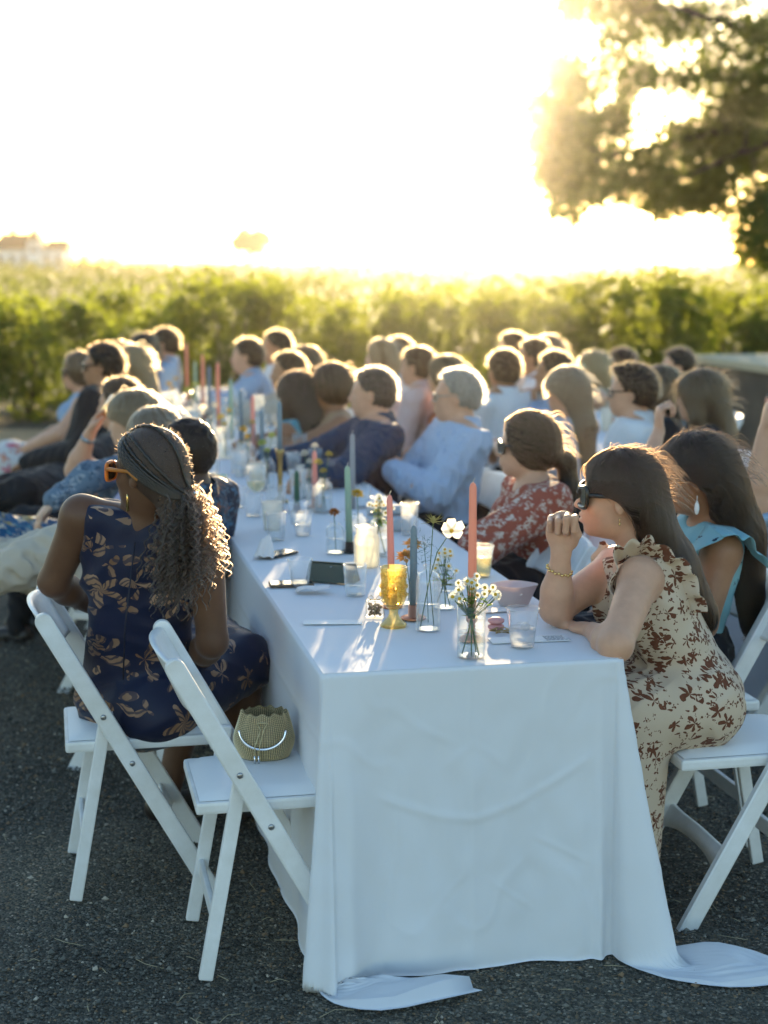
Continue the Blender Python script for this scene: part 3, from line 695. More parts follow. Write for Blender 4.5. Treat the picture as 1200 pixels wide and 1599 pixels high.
def leaf_mat(name, a, b, tr, amt=.45):
    if name in MATS: return MATS[name]
    m = bpy.data.materials.new(name); MATS[name] = m; t, o = nodes_of(m); bs = new(t, 'ShaderNodeBsdfPrincipled', Roughness=.5); bs.inputs['Specular IOR Level'].default_value = .35
    vec = coords(t); nz = noise(t, vec, 3.5, 3); g = new(t, 'ShaderNodeNewGeometry'); ri = g.outputs['Random Per Island']
    fac = math_n(t, 'ADD', math_n(t, 'MULTIPLY', nz, .5), math_n(t, 'MULTIPLY', ri, .5)); t.links.new(ramp(t, fac, [(.25, a), (.75, b)]), bs.inputs['Base Color'])
    tl = new(t, 'ShaderNodeBsdfTranslucent'); t.links.new(ramp(t, fac, [(.25, tuple(.6 * q for q in tr)), (.75, tr)]), tl.inputs[0])
    mx = new(t, 'ShaderNodeMixShader'); mx.inputs[0].default_value = amt; t.links.new(bs.outputs[0], mx.inputs[1]); t.links.new(tl.outputs[0], mx.inputs[2]); t.links.new(mx.outputs[0], o.inputs[0]); return m
LF_HEDGE = leaf_mat('hedge leaf', (.025, .05, .014), (.06, .09, .02), (.42, .50, .04), .5)
LF_FIELD = leaf_mat('field leaf', (.06, .085, .022), (.11, .125, .035), (.27, .31, .07), .42)
LF_TREE = leaf_mat('tree leaf', (.05, .075, .018), (.085, .115, .024), (.34, .42, .05), .47)
BARK = mat('bark', (.075, .055, .04), rough=.9, var=(.045, .035, .028), var_scale=9, bmp=(16, .8, .03), stretch=(1, 1, .25))
LF_FAR = leaf_mat('far silhouette leaf', (.022, .026, .014), (.035, .04, .018), (.06, .06, .02), .12)  # backlit silhouette of the far trees is put into this dark colour
def shrub_meshes(seed, H=1.62, wd=.62, n=1700):
    r = np.random.default_rng(seed); lobes = [(r.normal(0, .22, 3) * (1.1, .8, 0) + (0, 0, z), r.uniform(.3, .44)) for z in np.linspace(.22, H - .28, 9)] + [(np.array([r.normal(0, .3), r.normal(0, .2), r.uniform(H - .5, H - .1)]), r.uniform(.12, .22)) for _ in range(7)]
    wt = np.array([q[1] ** 2 for q in lobes]); k = r.choice(len(lobes), n, p=wt / wt.sum()); d = r.normal(size=(n, 3)); d /= np.linalg.norm(d, axis=1, keepdims=True)
    c = np.array([lobes[i][0] for i in k]) + d * (np.array([lobes[i][1] for i in k]) * r.uniform(.45, 1.08, n))[:, None]; c[:, 2] = np.clip(c[:, 2], .03, H + .2)
    v, f = leaf_mesh(c, .088, r, .2, .72); st = MB()
    for i in range(5):
        a = r.uniform(0, 6.28); st.tube([(0.04 * math.cos(a), .04 * math.sin(a), 0), (.12 * math.cos(a), .12 * math.sin(a), .6), (.25 * math.cos(a + .3), .2 * math.sin(a + .3), H - .35)], [.022, .016, .006], 5)
    return mesh_np('foliage', v, f, False), st.mesh('stem')
SHR = [shrub_meshes(20 + i, H=h_) for i, h_ in enumerate((1.58, 1.66, 1.5, 1.72))]
def shrub(x, y, s, k, rot, label, group, lf=LF_HEDGE):
    e = empty('hedge_shrub', (x, y, -.09), label, 'shrub', group); e.rotation_euler = (0, 0, rot); e.scale = (s, s, s)
    a, b = SHR[k]
    link('foliage', a, lf, e); link('stem', b, BARK, e)
r_ = random.Random(5)
for i in range(22):
    x = -6.2 + i * .56 + r_.uniform(-.08, .08); s_ = r_.uniform(.80, .97)
    if abs(x + 1.85) < .3 or abs(x - 2.9) < .25: s_ = 1.06
    shrub(x, 18.3 + r_.uniform(-.2, .2), s_, i % 4, r_.uniform(0, 6.28), 'leafy green shrub of the dense hedge row behind the dinner guests', 'shrubs of the front hedge row')
for i in range(16):
    x = -7.5 + i * .98 + r_.uniform(-.1, .1)
    shrub(x, 20.6 + r_.uniform(-.3, .3), r_.uniform(.84, .96), (i * 3 + 1) % 4, r_.uniform(0, 6.28), 'sunlit leafy shrub of the second row, rising behind the front hedge', 'shrubs of the second hedge row')
def crop_rows():
    r = np.random.default_rng(9); cs = []; ss = []
    for y in (24, 28, 33, 39, 47, 57, 70, 88, 112, 145, 185):
        n = 1500; wd = y * .30 + 3; gz = (1.15) * min(1, max(0, (y - 40)) / 210) ** 1.2; x = r.uniform(-wd, wd, n); hgt = 1.40 - min(.25, (y - 24) * .004)
        z = gz + hgt * (r.random(n) ** .55) + .08 * np.sin(x * 3) * (y < 60); cs.append(np.stack([x, y + r.normal(0, .3, n) * (1 + y / 60), z], 1)); ss.append(np.full(n, .11 * (1 + (y - 24) / 45)))
    v, f = leaf_mesh(np.concatenate(cs), np.concatenate(ss), r, .2, .75); tag(link('crop_rows', mesh_np('crop_rows', v, f, False), LF_FIELD), kind='stuff')
crop_rows()
def limb(mb, pts, r0, r1, n=7): mb.tube(pts, list(np.linspace(r0, r1, len(pts))), n)
def big_tree():
    Y = 25.0; px = lambda x, y, dy=0: PY(x, y, Y + dy)
    base = PY(1420, 410, Y); base[2] = 0; e = empty('tree', base, 'big leafy tree with sunlit edges overhanging the upper right of the scene', 'tree'); L = lambda q: V(q) - base
    tr = MB(); top = V(base[0], Y, 3.6); limb(tr, [L(base), L(base) + V(.05, 0, 1.2), L(top) * .6 + V(-.05, 0, .2), L(top)], .30, .18, 12); tr.obj('trunk', BARK, e)
    tips = [(1140, 90, 0), (1160, 240, -.6), (1000, 120, .8), (930, 250, 0), (1060, 280, -.4), (1190, 350, .3), (1250, -60, .5), (1050, 10, -1), (1500, 60, 1), (1600, 200, -1), (1400, -150, 0), (1200, -120, -1.2)]
    for i, (a, b, dy) in enumerate(tips):
        t_ = px(a, b, dy); m_ = top * .45 + t_ * .55 + V(0, 0, .35); mb = MB(); limb(mb, [L(top) - V(0, 0, .15 + .1 * (i % 4)), L(m_), L(t_)], .10, .025, 6)
        for k in range(9):
            q = m_ + (t_ - m_) * random.uniform(0, 1); d = V(random.gauss(0, .6), random.gauss(0, .5), random.gauss(0, .5)); limb(mb, [L(q), L(q) + d * .5 + V(0, 0, .06), L(q) + d], .022, .006, 4)
        mb.obj('limb', BARK, e)
    r = np.random.default_rng(12); cs = []
    # clumps: place, half-size, leaves
    cl = [(846, 160, .24, 130), (852, 262, .22, 120), (838, 215, .16, 60), (985, 20, .62, 520), (910, 15, .34, 190), (1070, 40, .55, 300), (1150, 60, .7, 420), (900, 130, .48, 420), (868, 105, .2, 90), (985, 120, .45, 260), (1055, 125, .42, 140), (880, 195, .42, 420), (955, 190, .42, 330), (860, 235, .30, 240), (925, 265, .50, 620), (880, 300, .38, 440), (1010, 255, .5, 430), (1085, 215, .5, 480), (1150, 175, .5, 380), (1160, 250, .6, 640), (1100, 295, .45, 480), (1030, 305, .33, 250), (1180, 320, .42, 420), (1185, 375, .3, 220), (1215, 400, .3, 230), (1110, 110, .4, 140), (1190, 120, .5, 260), (960, 70, .3, 140), (1045, 325, .12, 40), (965, 290, .3, 160), (893, 338, .13, 60), (1240, 200, .9, 800), (1290, 60, 1.1, 900), (1350, 250, .9, 700), (1150, -80, .9, 700), (1000, -60, .6, 400), (1320, -150, 1.2, 900), (1480, 40, 1.2, 900), (1500, 220, 1.0, 700), (1620, 120, 1.0, 600), (1260, 330, .5, 340)]
    for (a, b, s, n) in cl:
        c = px(a, b, r.normal(0, .7)); n = int(n * 4.7); k = max(5, int(38 * s)); sc_ = r.normal(size=(k, 3)); sc_ = c + sc_ / np.linalg.norm(sc_, axis=1, keepdims=True) * (s * r.random(k) ** .5)[:, None] * (1.1, 1.3, .9); q = sc_[r.integers(0, k, n)] + r.normal(size=(n, 3)) * (.15, .15, .13); cs.append(q)
    c = np.concatenate(cs)
    # real gaps: drop leaves inside random holes
    hol = [px(1000, 160), px(955, 145), px(1060, 80), px(1080, 165), px(1180, 165), px(1030, 190), px(1140, 30), px(1000, 220), px(1060, 255), px(905, 95), px(960, 245)]
    for hq in hol: c = c[np.linalg.norm((c - hq)[:, [0, 2]], axis=1) > r.uniform(.03, .10)]
    for _ in range(0):
        hq = c[r.integers(len(c))] + r.normal(0, .1, 3); c = c[np.linalg.norm((c - hq)[:, [0, 2]], axis=1) > r.uniform(.05, .10)]
    v, f = leaf_mesh(c - base, .088, r, .4, .72); tag(link('crown', mesh_np('crown', v, f, False), LF_TREE, e), kind='stuff')
big_tree()
def far_tree(x, y, gz, h_, wd, label, name='tree', trunk=.35, n=900, conifer=False, seed=0, lf=None, cat='tree'):
    r = np.random.default_rng(seed); e = empty(name, (x, y, gz), label, cat); mb = MB(); mb.tube([(0, 0, 0), (0, 0, h_ * (.9 if conifer else .6))], [wd * .05, wd * .015], 7)
    if trunk:
        for k in range(5): a = k * 1.3; mb.tube([(0, 0, h_ * .35), (wd * .28 * math.cos(a), wd * .2 * math.sin(a), h_ * .68)], [wd * .025, wd * .008], 5)
    mb.obj('trunk', BARK, e); d = r.normal(size=(n, 3)); d /= np.linalg.norm(d, axis=1, keepdims=True)
    if conifer: z = r.random(n) ** 1.3; c = np.stack([d[:, 0] * wd * .5 * (1 - z), d[:, 1] * wd * .5 * (1 - z), h_ * (.12 + .88 * z)], 1)
    else:
        lob = [(r.normal(0, .22, 3) * (wd, wd * .6, 0) + (0, 0, h_ * r.uniform(.45 if trunk else .3, .8)), r.uniform(.16, .26) * wd) for _ in range(11)]; k = r.integers(0, 11, n); c = np.array([lob[i][0] for i in k]) + d * (np.array([lob[i][1] for i in k]) * r.uniform(.5, 1, n))[:, None]
    v, f = leaf_mesh(c, wd * .075, r, .2, .7); tag(link('crown', mesh_np('crown', v, f, False), lf or LF_FAR, e), kind='stuff')
far_tree(-10.8, 130, .55, 4.1, 3.0, 'lone round tree standing on the field horizon, left of centre', seed=31, n=5000)
far_tree(-45.6, 212, .6, 7.0, 2.3, 'tall narrow conifer rising behind the dark house roof', 'conifer_tree', 0, 700, True, 32)
far_tree(-41.6, 210, .6, 4.4, 2.0, 'short conifer at the right end of the white farmhouse', 'conifer_tree', 0, 500, True, 33)
far_tree(-36.5, 195, .7, 2.2, 3.4, 'low dark bush just right of the white farmhouse', 'bush', 0, 420, False, 34, None, 'bush')
far_tree(-33.2, 195, .7, 2.0, 3.2, 'low round bush on the horizon, second from the farmhouse', 'bush', 0, 420, False, 35, None, 'bush')
def house():
    Y = 200; b = V(-43.4, Y, .75); e = empty('farmhouse', b, 'white farmhouse with steep dark roofs on the horizon at far left', 'house'); e.scale = (.67, .67, .80); wh = mat('white siding', (.72, .74, .76), rough=.8); rf = mat('slate roof', (.03, .034, .042), rough=.8, var=(.03, .034, .04), var_scale=2)
    gl_ = mat('house window glass', (.05, .06, .07), rough=.1)
    mb = MB(); mb.box((0, 0, 1.6), (13, 7, 3.2)); mb.box((1.2, -3.6, 2.3), (2.2, 1.6, 4.6)); mb.box((-8, .5, 1.3), (5, 5, 2.6)); wl = mb.obj('wall', wh, e, False)
    def roof(x0, x1, y0, y1, z0, z1, ins):
        ym = (y0 + y1) / 2; m = MB().add([(x0, y0, z0), (x1, y0, z0), (x1, y1, z0), (x0, y1, z0), (x0 + ins, ym, z1), (x1 - ins, ym, z1)], [(0, 1, 5, 4), (2, 3, 4, 5), (1, 2, 5), (3, 0, 4), (3, 2, 1, 0)]); return m
    ro = roof(-7, 3.0, -4.2, 4.2, 3.2, 5.6, 1.6).obj('roof', rf, e, False); roof(2.6, 7.4, -4, 4, 3.2, 4.6, .6).obj('roof', rf, e, False); roof(-10.8, -5.4, -2.6, 3.6, 2.6, 3.9, 1.2).obj('roof', rf, e, False)
    g = MB().add([(-.2, -4.7, 4.5), (2.6, -4.7, 4.5), (1.2, -4.7, 6.2), (-.2, 0, 4.5), (2.6, 0, 4.5), (1.2, 0, 6.2)], [(0, 1, 2), (3, 5, 4), (0, 2, 5, 3), (1, 4, 5, 2), (0, 3, 4, 1)]); g.obj('gable_roof', rf, e, False)
    MB().box((-3.5, .4, 5.7), (.8, .8, 1.6)).obj('chimney', mat('brick chimney', (.25, .12, .09), rough=.9), ro)
    for x, z, yy in ((-5.2, 1.7, -3.52), (-3, 1.7, -3.52), (-.9, 1.7, -3.52), (3.4, 1.7, -3.52), (5.4, 1.7, -3.52), (1.2, 3.2, -4.42), (-8, 1.4, -2.02)):
        w_ = MB().box((x, yy, z), (1.0, .06, 1.4)).obj('window', wh, e, False); MB().box((x, yy - .04, z), (.84, .03, 1.24)).obj('pane', gl_, w_, False)
house()
def low_wall():
    z = .85; A = P(1081, 554, z); B = P(1200, 571, z); d = unit(B - A); B2 = B + d * 3.2; bk = V(-d[1], d[0], 0); bk = bk if bk[0] > 0 else -bk
    e = empty('low_wall', (A[0], A[1], 0), 'low dark retaining wall with a pale sunlit top at the right edge', 'wall'); L = lambda q, zz: V(q[0] - A[0], q[1] - A[1], zz)
    def prism(a, b, c, d_, z0, z1): return MB().add([L(a, z0), L(b, z0), L(c, z0), L(d_, z0), L(a, z1), L(b, z1), L(c, z1), L(d_, z1)], [(0, 1, 5, 4), (1, 2, 6, 5), (2, 3, 7, 6), (3, 0, 4, 7), (4, 5, 6, 7), (3, 2, 1, 0)])
    prism(A, B2, B2 + bk * 4, A + bk * 4, 0, z - .06).obj('wall_face', mat('shade dark concrete', (.15, .11, .075), rough=.9, var=(.085, .062, .045), var_scale=4, bmp=(24, .6, .02)), e, False)  # face colour made dark for the shade it stands in
    o = .03; prism(A - bk * o - d * o, B2 - bk * o, B2 + bk * 4.02, A + bk * 4.02 - d * o, z - .06, z).obj('coping', mat('sun toned coping', (.56, .46, .30), rough=.85, var=(.46, .37, .24), var_scale=6), e, False)  # warm sunlight on the top is put into this colour
    r = np.random.default_rng(8); n = 900; c = np.array([V(*(B * q + A * (1 - q))[:2], z) + bk * w_ for q, w_ in zip(r.uniform(.25, 2.4, n), r.uniform(1.3, 3.6, n))]) + np.stack([np.zeros(n), np.zeros(n), r.uniform(0, .1, n)], 1)
    v, f = leaf_mesh(c, .09, r, -.9, .18); tag(link('grass', mesh_np('grass', v, f, False), LF_FIELD), kind='stuff')
low_wall()
def haze():  # volume added for the warm glare around the sun, mainly a lens veil
    m = bpy.data.materials.new('sun glare haze'); t, o = nodes_of(m); pv = new(t, 'ShaderNodeVolumePrincipled', Density=HAZE_D, Anisotropy=HAZE_G)
    pv.inputs['Color'].default_value = (1.0, .93, .82, 1); t.links.new(pv.outputs[0], o.inputs['Volume'])
    try: m.cycles.homogeneous_volume = True
    except Exception: pass
    ob = MB().box((0, 170, 8), (460, 400, 18)).obj('haze', m, None, False); tag(ob, kind='stuff'); ob.display_type = 'WIRE'
HAZE_D, HAZE_G = .00034, .94
haze()
# ---------------------------------------------------------------- tables under cloths
FL = V(-.143, 3.596, 0); TW, TH = .735, .75
from mathutils import noise as _nz
NZ = lambda a, b: _nz.noise((a, b, 3.7))
def TT(s, t, z=TH): return FL + N_ * s + U * t + V(0, 0, z)
CLOTH = mat('white table linen', (.80, .81, .84), rough=.85, spec=.2, sheen=.12, transl=.16, transl_col=(.75, .76, .78), weave=420.0, bmp=(5, .12, .02))
def tablecloth(O, n, u, W, t0, t1, front, back, label, group, detail=False, seed=0):
    r = random.Random(seed); rc = .018
    path = []     # (pos2d offset s,t ; outward normal s,t ; overhang ; corner id ; phi)
    ds = .006 if detail else .03; OV = .752
    def line(a, b, nn, side):
        m = max(2, int(math.hypot(b[0] - a[0], b[1] - a[1]) / ds))
        for k in range(m + 1): q = k / m; path.append(((a[0] + (b[0] - a[0]) * q, a[1] + (b[1] - a[1]) * q), nn, OV, side, q, 0))
    def corner(c, a0, a1, cid):
        m = 30 if detail else 12
        for k in range(1, m):
            q = k / m; a = math.radians(a0 + (a1 - a0) * q); nn = (math.cos(a), math.sin(a)); phi = q * math.pi / 2
            path.append(((c[0] + nn[0] * rc, c[1] + nn[1] * rc), nn, OV * (1 + ((.04 if cid == 'FR' else .12) if detail else .05) * math.sin(2 * phi)) / max(math.cos(phi), math.sin(phi)), cid, q, 1))
    x0, x1, y0, y1 = 0, W, t0, t1
    line((x0, y1 - (rc if back else 0)), (x0, y0 + (rc if front else 0)), (-1, 0), 'L')
    if front:
        corner((x0 + rc, y0 + rc), 180, 270, 'FL'); line((x0 + rc, y0), (x1 - rc, y0), (0, -1), 'F'); corner((x1 - rc, y0 + rc), 270, 360, 'FR')
    line((x1, y0 + (rc if front else 0)), (x1, y1 - (rc if back else 0)), (1, 0), 'R')
    if back:
        corner((x1 - rc, y1 - rc), 0, 90, 'BR'); line((x1 - rc, y1), (x0 + rc, y1), (0, 1), 'B'); corner((x0 + rc, y1 - rc), 90, 180, 'BL')
    M = 110 if detail else 36; ph = [r.uniform(0, 6.28) for _ in range(6)]; v = []; rowlen = M + 1; acc = 0; prev = None
    sm = lambda x, a, b: max(0.0, min(1.0, (x - a) / (b - a))) ** 2 * (3 - 2 * max(0.0, min(1.0, (x - a) / (b - a))))
    for (p, nn, L, side, q, isc) in path:
        if prev is not None: acc += math.hypot(p[0] - prev[0], p[1] - prev[1])
        prev = p
        edge = 0.0
        if side == 'F': edge = max(sm(q, .12, 0), sm(q, .86, 1.0))
        elif side in 'LR':
            # ends near a real corner
            dd = (p[1] - y0) if front else 9; dd2 = (y1 - p[1]) if back else 9; edge = max(1 - sm(dd, 0, .16), 1 - sm(dd2, 0, .16))
        for j in range(M + 1):
            d = L * j / M; zz = TH - max(0, d - .004); dn = min(d, TH) / TH
            out = .004 * min(1, d / .01) - (.009 if j == 0 else 0)
            wv = .007 * math.sin(acc * 11 + ph[0]) + .004 * math.sin(acc * 23 + ph[1] + d * 2)
            if side == 'F': wv = .008 * math.sin(acc * 14 + ph[0] + d) + .005 * math.sin(acc * 31 + ph[1] + d * 3) + .012 * NZ(p[0] * 7, d * 2.2)
            if detail: out += .0030 * NZ(p[0] * 22 + 40, d * 16) * min(1, d * 8) + .0018 * max(0, 1 - abs(NZ(p[0] * 7 + 3, d * 5 + 9)) * 9) + .0016 * abs(NZ(p[0] * 9 + 11, d * 7))
            out += dn ** 1.2 * (.016 + wv)
            if isc:
                fl = .15 if side == 'FR' else .03
                out += dn ** 1.1 * ((.065 * sm(q, .1, 1) if side == 'FL' and detail else 0) + fl * math.sin(math.pi * q) ** .8 + .012 * math.cos(q * 6.28 * 2))
            elif side == 'F': out += dn * (.065 * (1 - sm(q, 0, .20)) if detail else 0) - dn * .014 * sm(q, .86, 1.0)
            else: out -= dn * .020 * edge
            if detail and side == 'F':
                s = p[0]; z_ = TH - d; g = lambda x, w_: math.exp(-(x / w_) ** 2)
                ys = .377 + (.6 if s < .36 else .78) * abs(s - .36) ** 1.55 * (1.1 if s < .36 else 1.15); out += .0034 * g(z_ - ys, .011) * sm(s, .1, .17) * (1 - sm(s, .6, .69))
                out += .006 * math.exp(-abs(s - .362) / .03) * sm(d, .12, .3)
                yv = .56 - abs(s - .362) * .72; out += .0016 * g(z_ - yv, .012) * (1 - sm(abs(s - .362), .05, .1))
                out += .002 * g(z_ - (.19 - (s - .44) * .75), .007) * sm(s, .38, .42) * (1 - sm(s, .48, .54)); out += .0018 * g(z_ - (.20 + (s - .3) * 1.0), .008) * sm(s, .24, .28) * (1 - sm(s, .33, .36))
                out += .0022 * g(z_ - (.30 - (s - .55) * .5), .006) * sm(s, .5, .54) * (1 - sm(s, .62, .68)); out += .002 * math.sin(s * 60 + z_ * 25) * g(z_ - .3, .2)
                # crease fold that starts beside the right corner, and the same on the left
                out += dn * .020 * g(s - (W - .055), .014) + dn * .012 * g(s - .06, .02)
            P0 = O + n * p[0] + u * p[1]; nd = n * nn[0] + u * nn[1]; zmin = .006
            if zz < zmin:
                e_ = zmin - zz; fd_ = nd
                if side == 'FL': fd_ = unit(nd * .15 - u * .9 * (1 - sm(q, .15, .6)) + n * (.25 + 1.0 * sm(q, .15, .7)))
                elif side == 'FR': fd_ = unit(nd * .2 + n * (.3 + sm(q, .1, .7)) - u * (1.0 * (1 - sm(q, .2, .9)) - .25 * q))
                pos = P0 + nd * out + fd_ * e_ * .95; bumpz = (.010 * (1 + math.sin(e_ * 15 + q * 5 + 2 * math.sin(q * 7))) + .014 * (1 + math.sin(q * 10 + 1 + e_ * 6)) * min(1, e_ * 6) + .02 * abs(NZ(pos[0] * 11, pos[1] * 11))) * min(1, e_ * 9)
                if e_ > L - TH - .02: bumpz *= .3
                pos[2] = zmin + bumpz
            else: pos = P0 + nd * out; pos[2] = zz
            v.append(pos)
    f = []; n_ = len(path); closed = front and back
    for i in range(n_ - (0 if closed else 1)):
        a = i * rowlen; b = ((i + 1) % n_) * rowlen
        for j in range(M): f.append((a + j, a + j + 1, b + j + 1, b + j))
    # top sheet: rows between the left and right rims
    mb = MB().add(v, f)
    gx = 40 if detail else 14; gy = 90 if detail else 30; tv = []
    for iy in range(gy + 1):
        for ix in range(gx + 1):
            s = (x0 + .003) + (x1 - x0 - .006) * ix / gx; t_ = y0 + .003 + (y1 - y0 - .006) * iy / gy
            rim = min(ix, gx - ix, iy if front else 99, (gy - iy) if back else 99)
            z = TH + .0006 + (0 if rim == 0 else .0012 * math.sin(t_ * 26 + 3 * math.sin(s * 6 + ph[2])) * math.sin(s * 11 + ph[3]) + .0016 * max(0, math.sin(t_ * 5.2 + s * 1.5 + ph[4])) ** 6)
            tv.append(O + n * s + u * t_ + V(0, 0, z))
    mb.add(tv, [(iy * (gx + 1) + ix, iy * (gx + 1) + ix + 1, (iy + 1) * (gx + 1) + ix + 1, (iy + 1) * (gx + 1) + ix) for iy in range(gy) for ix in range(gx)])
    o = mb.obj('tablecloth', CLOTH); return tag(o, label, 'tablecloth', group)
GT = 'white tablecloths of the dinner tables'
tablecloth(FL, N_, U, TW, 0, 2.44, True, False, 'white tablecloth on the near end of the long table, pooling on the gravel', GT, True, 1)
tablecloth(FL, N_, U, TW, 2.446, 4.88, False, False, 'white tablecloth on the middle stretch of the long table', GT, False, 2)
tablecloth(FL, N_, U, TW, 4.886, 7.7, False, True, 'white tablecloth on the far end of the long table', GT, False, 3)
F2 = V(1.62, 5.35, 0)
tablecloth(F2, N_, U, .76, 0, 4.9, True, True, 'white tablecloth of the second table behind the row of guests at right', GT, False, 4)
def tablebody(O, W, t0, t1, label):
    c = O + N_ * W / 2 + U * (t0 + t1) / 2; e = empty('banquet_table', (c[0], c[1], 0), label, 'table', 'folding banquet tables'); R = np.stack([N_, U, V(0, 0, 1)], 1); wd = mat('table board', (.5, .42, .32), rough=.6)
    MB().box((0, 0, .728), (W - .03, t1 - t0 - .03, .03), R, .004).obj('tabletop', wd, e, False)
    for s in (-1, 1):
        for q in (-1, 1):
            p = N_ * s * (W / 2 - .1) + U * q * ((t1 - t0) / 2 - .2); MB().tube([p, p + V(0, 0, .712)], .016, 8).obj('leg', mat('grey steel', (.3, .3, .3), rough=.4, metal=.7), e)
for a, b, nm in ((0, 2.44, 'folding banquet table hidden under the nearest white cloth'), (2.446, 4.88, 'folding banquet table hidden under the middle white cloth'), (4.886, 7.7, 'folding banquet table hidden under the far white cloth')): tablebody(FL, TW, a, b, nm)
tablebody(F2, .76, 0, 4.9, 'folding banquet table hidden under the second table cloth')
# ---------------------------------------------------------------- white folding chairs (local: front = +X)
RESIN = mat('white resin', (.80, .80, .80), rough=.38, spec=.45, var=(.66, .65, .62), var_scale=11, bmp=(70, .08, .002))
PADM = mat('white vinyl pad', (.80, .80, .79), rough=.45, bmp=(60, .1, .003)); BOLT = mat('bolt steel', (.35, .36, .38), rough=.35, metal=.9)
CH_T, CH_F = V(-.235, 0, .795), V(.205, 0, 0)     # stile top and front foot
def chair_parts():
    out = []; y = .205; on = lambda z: CH_F + (CH_T - CH_F) * (z / CH_T[2])
    def stile(s):
        mb = MB(); d = unit(CH_T - CH_F); o = np.cross(d, V(0, 1, 0)); w_ = .023; pr = []
        L = np.linalg.norm(CH_T - CH_F)
        for k in range(13): a = math.pi * k / 12; pr.append((L - w_ + w_ * math.sin(a), w_ * math.cos(a)))
        # foot cut level with the ground
        foot = []
        for wv in (-w_, w_): p = CH_F + o * wv; q = -p[2] / d[2]; foot.append((q, wv))
        outl = [foot[1]] + pr + [foot[0]]; v = []; m = len(outl)
        for th, ins in ((-.012, .004), (-.009, 0), (.009, 0), (.012, .004)):
            for (l_, wv) in outl:
                sc = 1 - ins / w_; l2 = min(l_, L - ins); v.append(CH_F + d * l2 + o * wv * sc + V(0, s * y + th, 0))
        f = [(r * m + k, r * m + (k + 1) % m, (r + 1) * m + (k + 1) % m, (r + 1) * m + k) for r in range(3) for k in range(m)] + [tuple(range(m))[::-1], tuple(3 * m + k for k in range(m))]
        return mb.add(v, f)
    for s in (-1, 1): out.append(('stile', stile(s), RESIN, False))
    piv = on(.515)
    for s in (-1, 1): out.append(('rear_leg', MB().bar((piv[0] + .01, s * (y - .027), .52), (-.165, s * (y - .027), 0.004), .034, .02, (0, 1, 0), .004), RESIN, False))
    seat = MB().box((.02, 0, .425), (.40, .355, .030), None, .008); out.append(('seat_frame', seat, RESIN, False))
    pd = MB(); n = 12; v = []
    for ix in range(n + 1):
        for iy in range(n + 1):
            a, b = ix / n * 2 - 1, iy / n * 2 - 1; q = (1 - abs(a) ** 6) * (1 - abs(b) ** 6); v.append((.02 + a * .19, b * .168, .4415 + .016 * q ** .5))
    pd.add(v, [(i * (n + 1) + k, (i + 1) * (n + 1) + k, (i + 1) * (n + 1) + k + 1, i * (n + 1) + k + 1) for i in range(n) for k in range(n)]); out.append(('seat_pad', pd, PADM, True))
    bk = MB(); v = []; m = 16; d = unit(CH_T - CH_F)
    for th in (-.007, .007):
        for zz in (.655, .665, .77, .782):
            for k in range(m + 1):
                q = k / m * 2 - 1; x = on(zz)[0] - .030 * (1 - q * q) + th - .004; arch = (.012 * (1 - q * q) if zz > .7 else -.012 * (1 - q * q)); v.append((x, q * (y - .013), zz + arch))
    W_ = m + 1; f = []
    for r in range(3):
        for k in range(m): f += [(r * W_ + k, r * W_ + k + 1, (r + 1) * W_ + k + 1, (r + 1) * W_ + k), ((4 + r) * W_ + k, (4 + r + 1) * W_ + k, (4 + r + 1) * W_ + k + 1, (4 + r) * W_ + k + 1)]
    for k in range(m): f += [(k, 4 * W_ + k, 4 * W_ + k + 1, k + 1), (3 * W_ + k, 3 * W_ + k + 1, 7 * W_ + k + 1, 7 * W_ + k)]
    out.append(('back_slat', bk.add(v, f), RESIN, True))
    br = MB(); v = []; m = 14
    for th in (-.006, .006):
        for w_ in (-1, 1):
            for k in range(m + 1):
                q = k / m * 2 - 1; zc = .16 + .014 * (1 - q * q); hw = .017 + .014 * abs(q) ** 3; p = on(zc + w_ * hw); v.append((p[0] + th - .012, q * (y - .013), zc + w_ * hw))
    W_ = m + 1
    f = [(k, k + 1, W_ + k + 1, W_ + k) for k in range(m)] + [(2 * W_ + k, 3 * W_ + k, 3 * W_ + k + 1, 2 * W_ + k + 1) for k in range(m)] + [(k, 2 * W_ + k, 2 * W_ + k + 1, k + 1) for k in range(m)] + [(W_ + k, W_ + k + 1, 3 * W_ + k + 1, 3 * W_ + k) for k in range(m)]
    out.append(('front_brace', br.add(v, f), RESIN, True))
    xr = -.165 + (piv[0] + .175) * .14 / .52; out.append(('rear_rung', MB().bar((xr, -(y - .03), .15), (xr, y - .03, .15), .045, .014, (1, 0, 0), .004), RESIN, False))
    for z in (.515, .385):
        for s in (-1, 1):
            p = on(z); out.append(('bolt', MB().tube([p + V(0, s * (y + .008), 0), p + V(0, s * (y + .0145), 0), p + V(0, s * (y + .016), 0)], [.0075, .0075, .004], 10), BOLT, True))
    return [(nm, q.mesh(nm, sm_), m_) for nm, q, m_, sm_ in out]
CHP = chair_parts()
for nm, me, m_ in CHP: me.materials.append(m_)
GC = 'white folding chairs at the dinner tables'
def chair(x, y, face, label):
    e = empty('folding_chair', (x, y, 0), label, 'chair', GC); e.rotation_euler = (0, 0, math.atan2(face[1], face[0]))
    for nm, me, m_ in CHP:
        o = bpy.data.objects.new(nm, me); COL.objects.link(o); o.parent = e
    return e
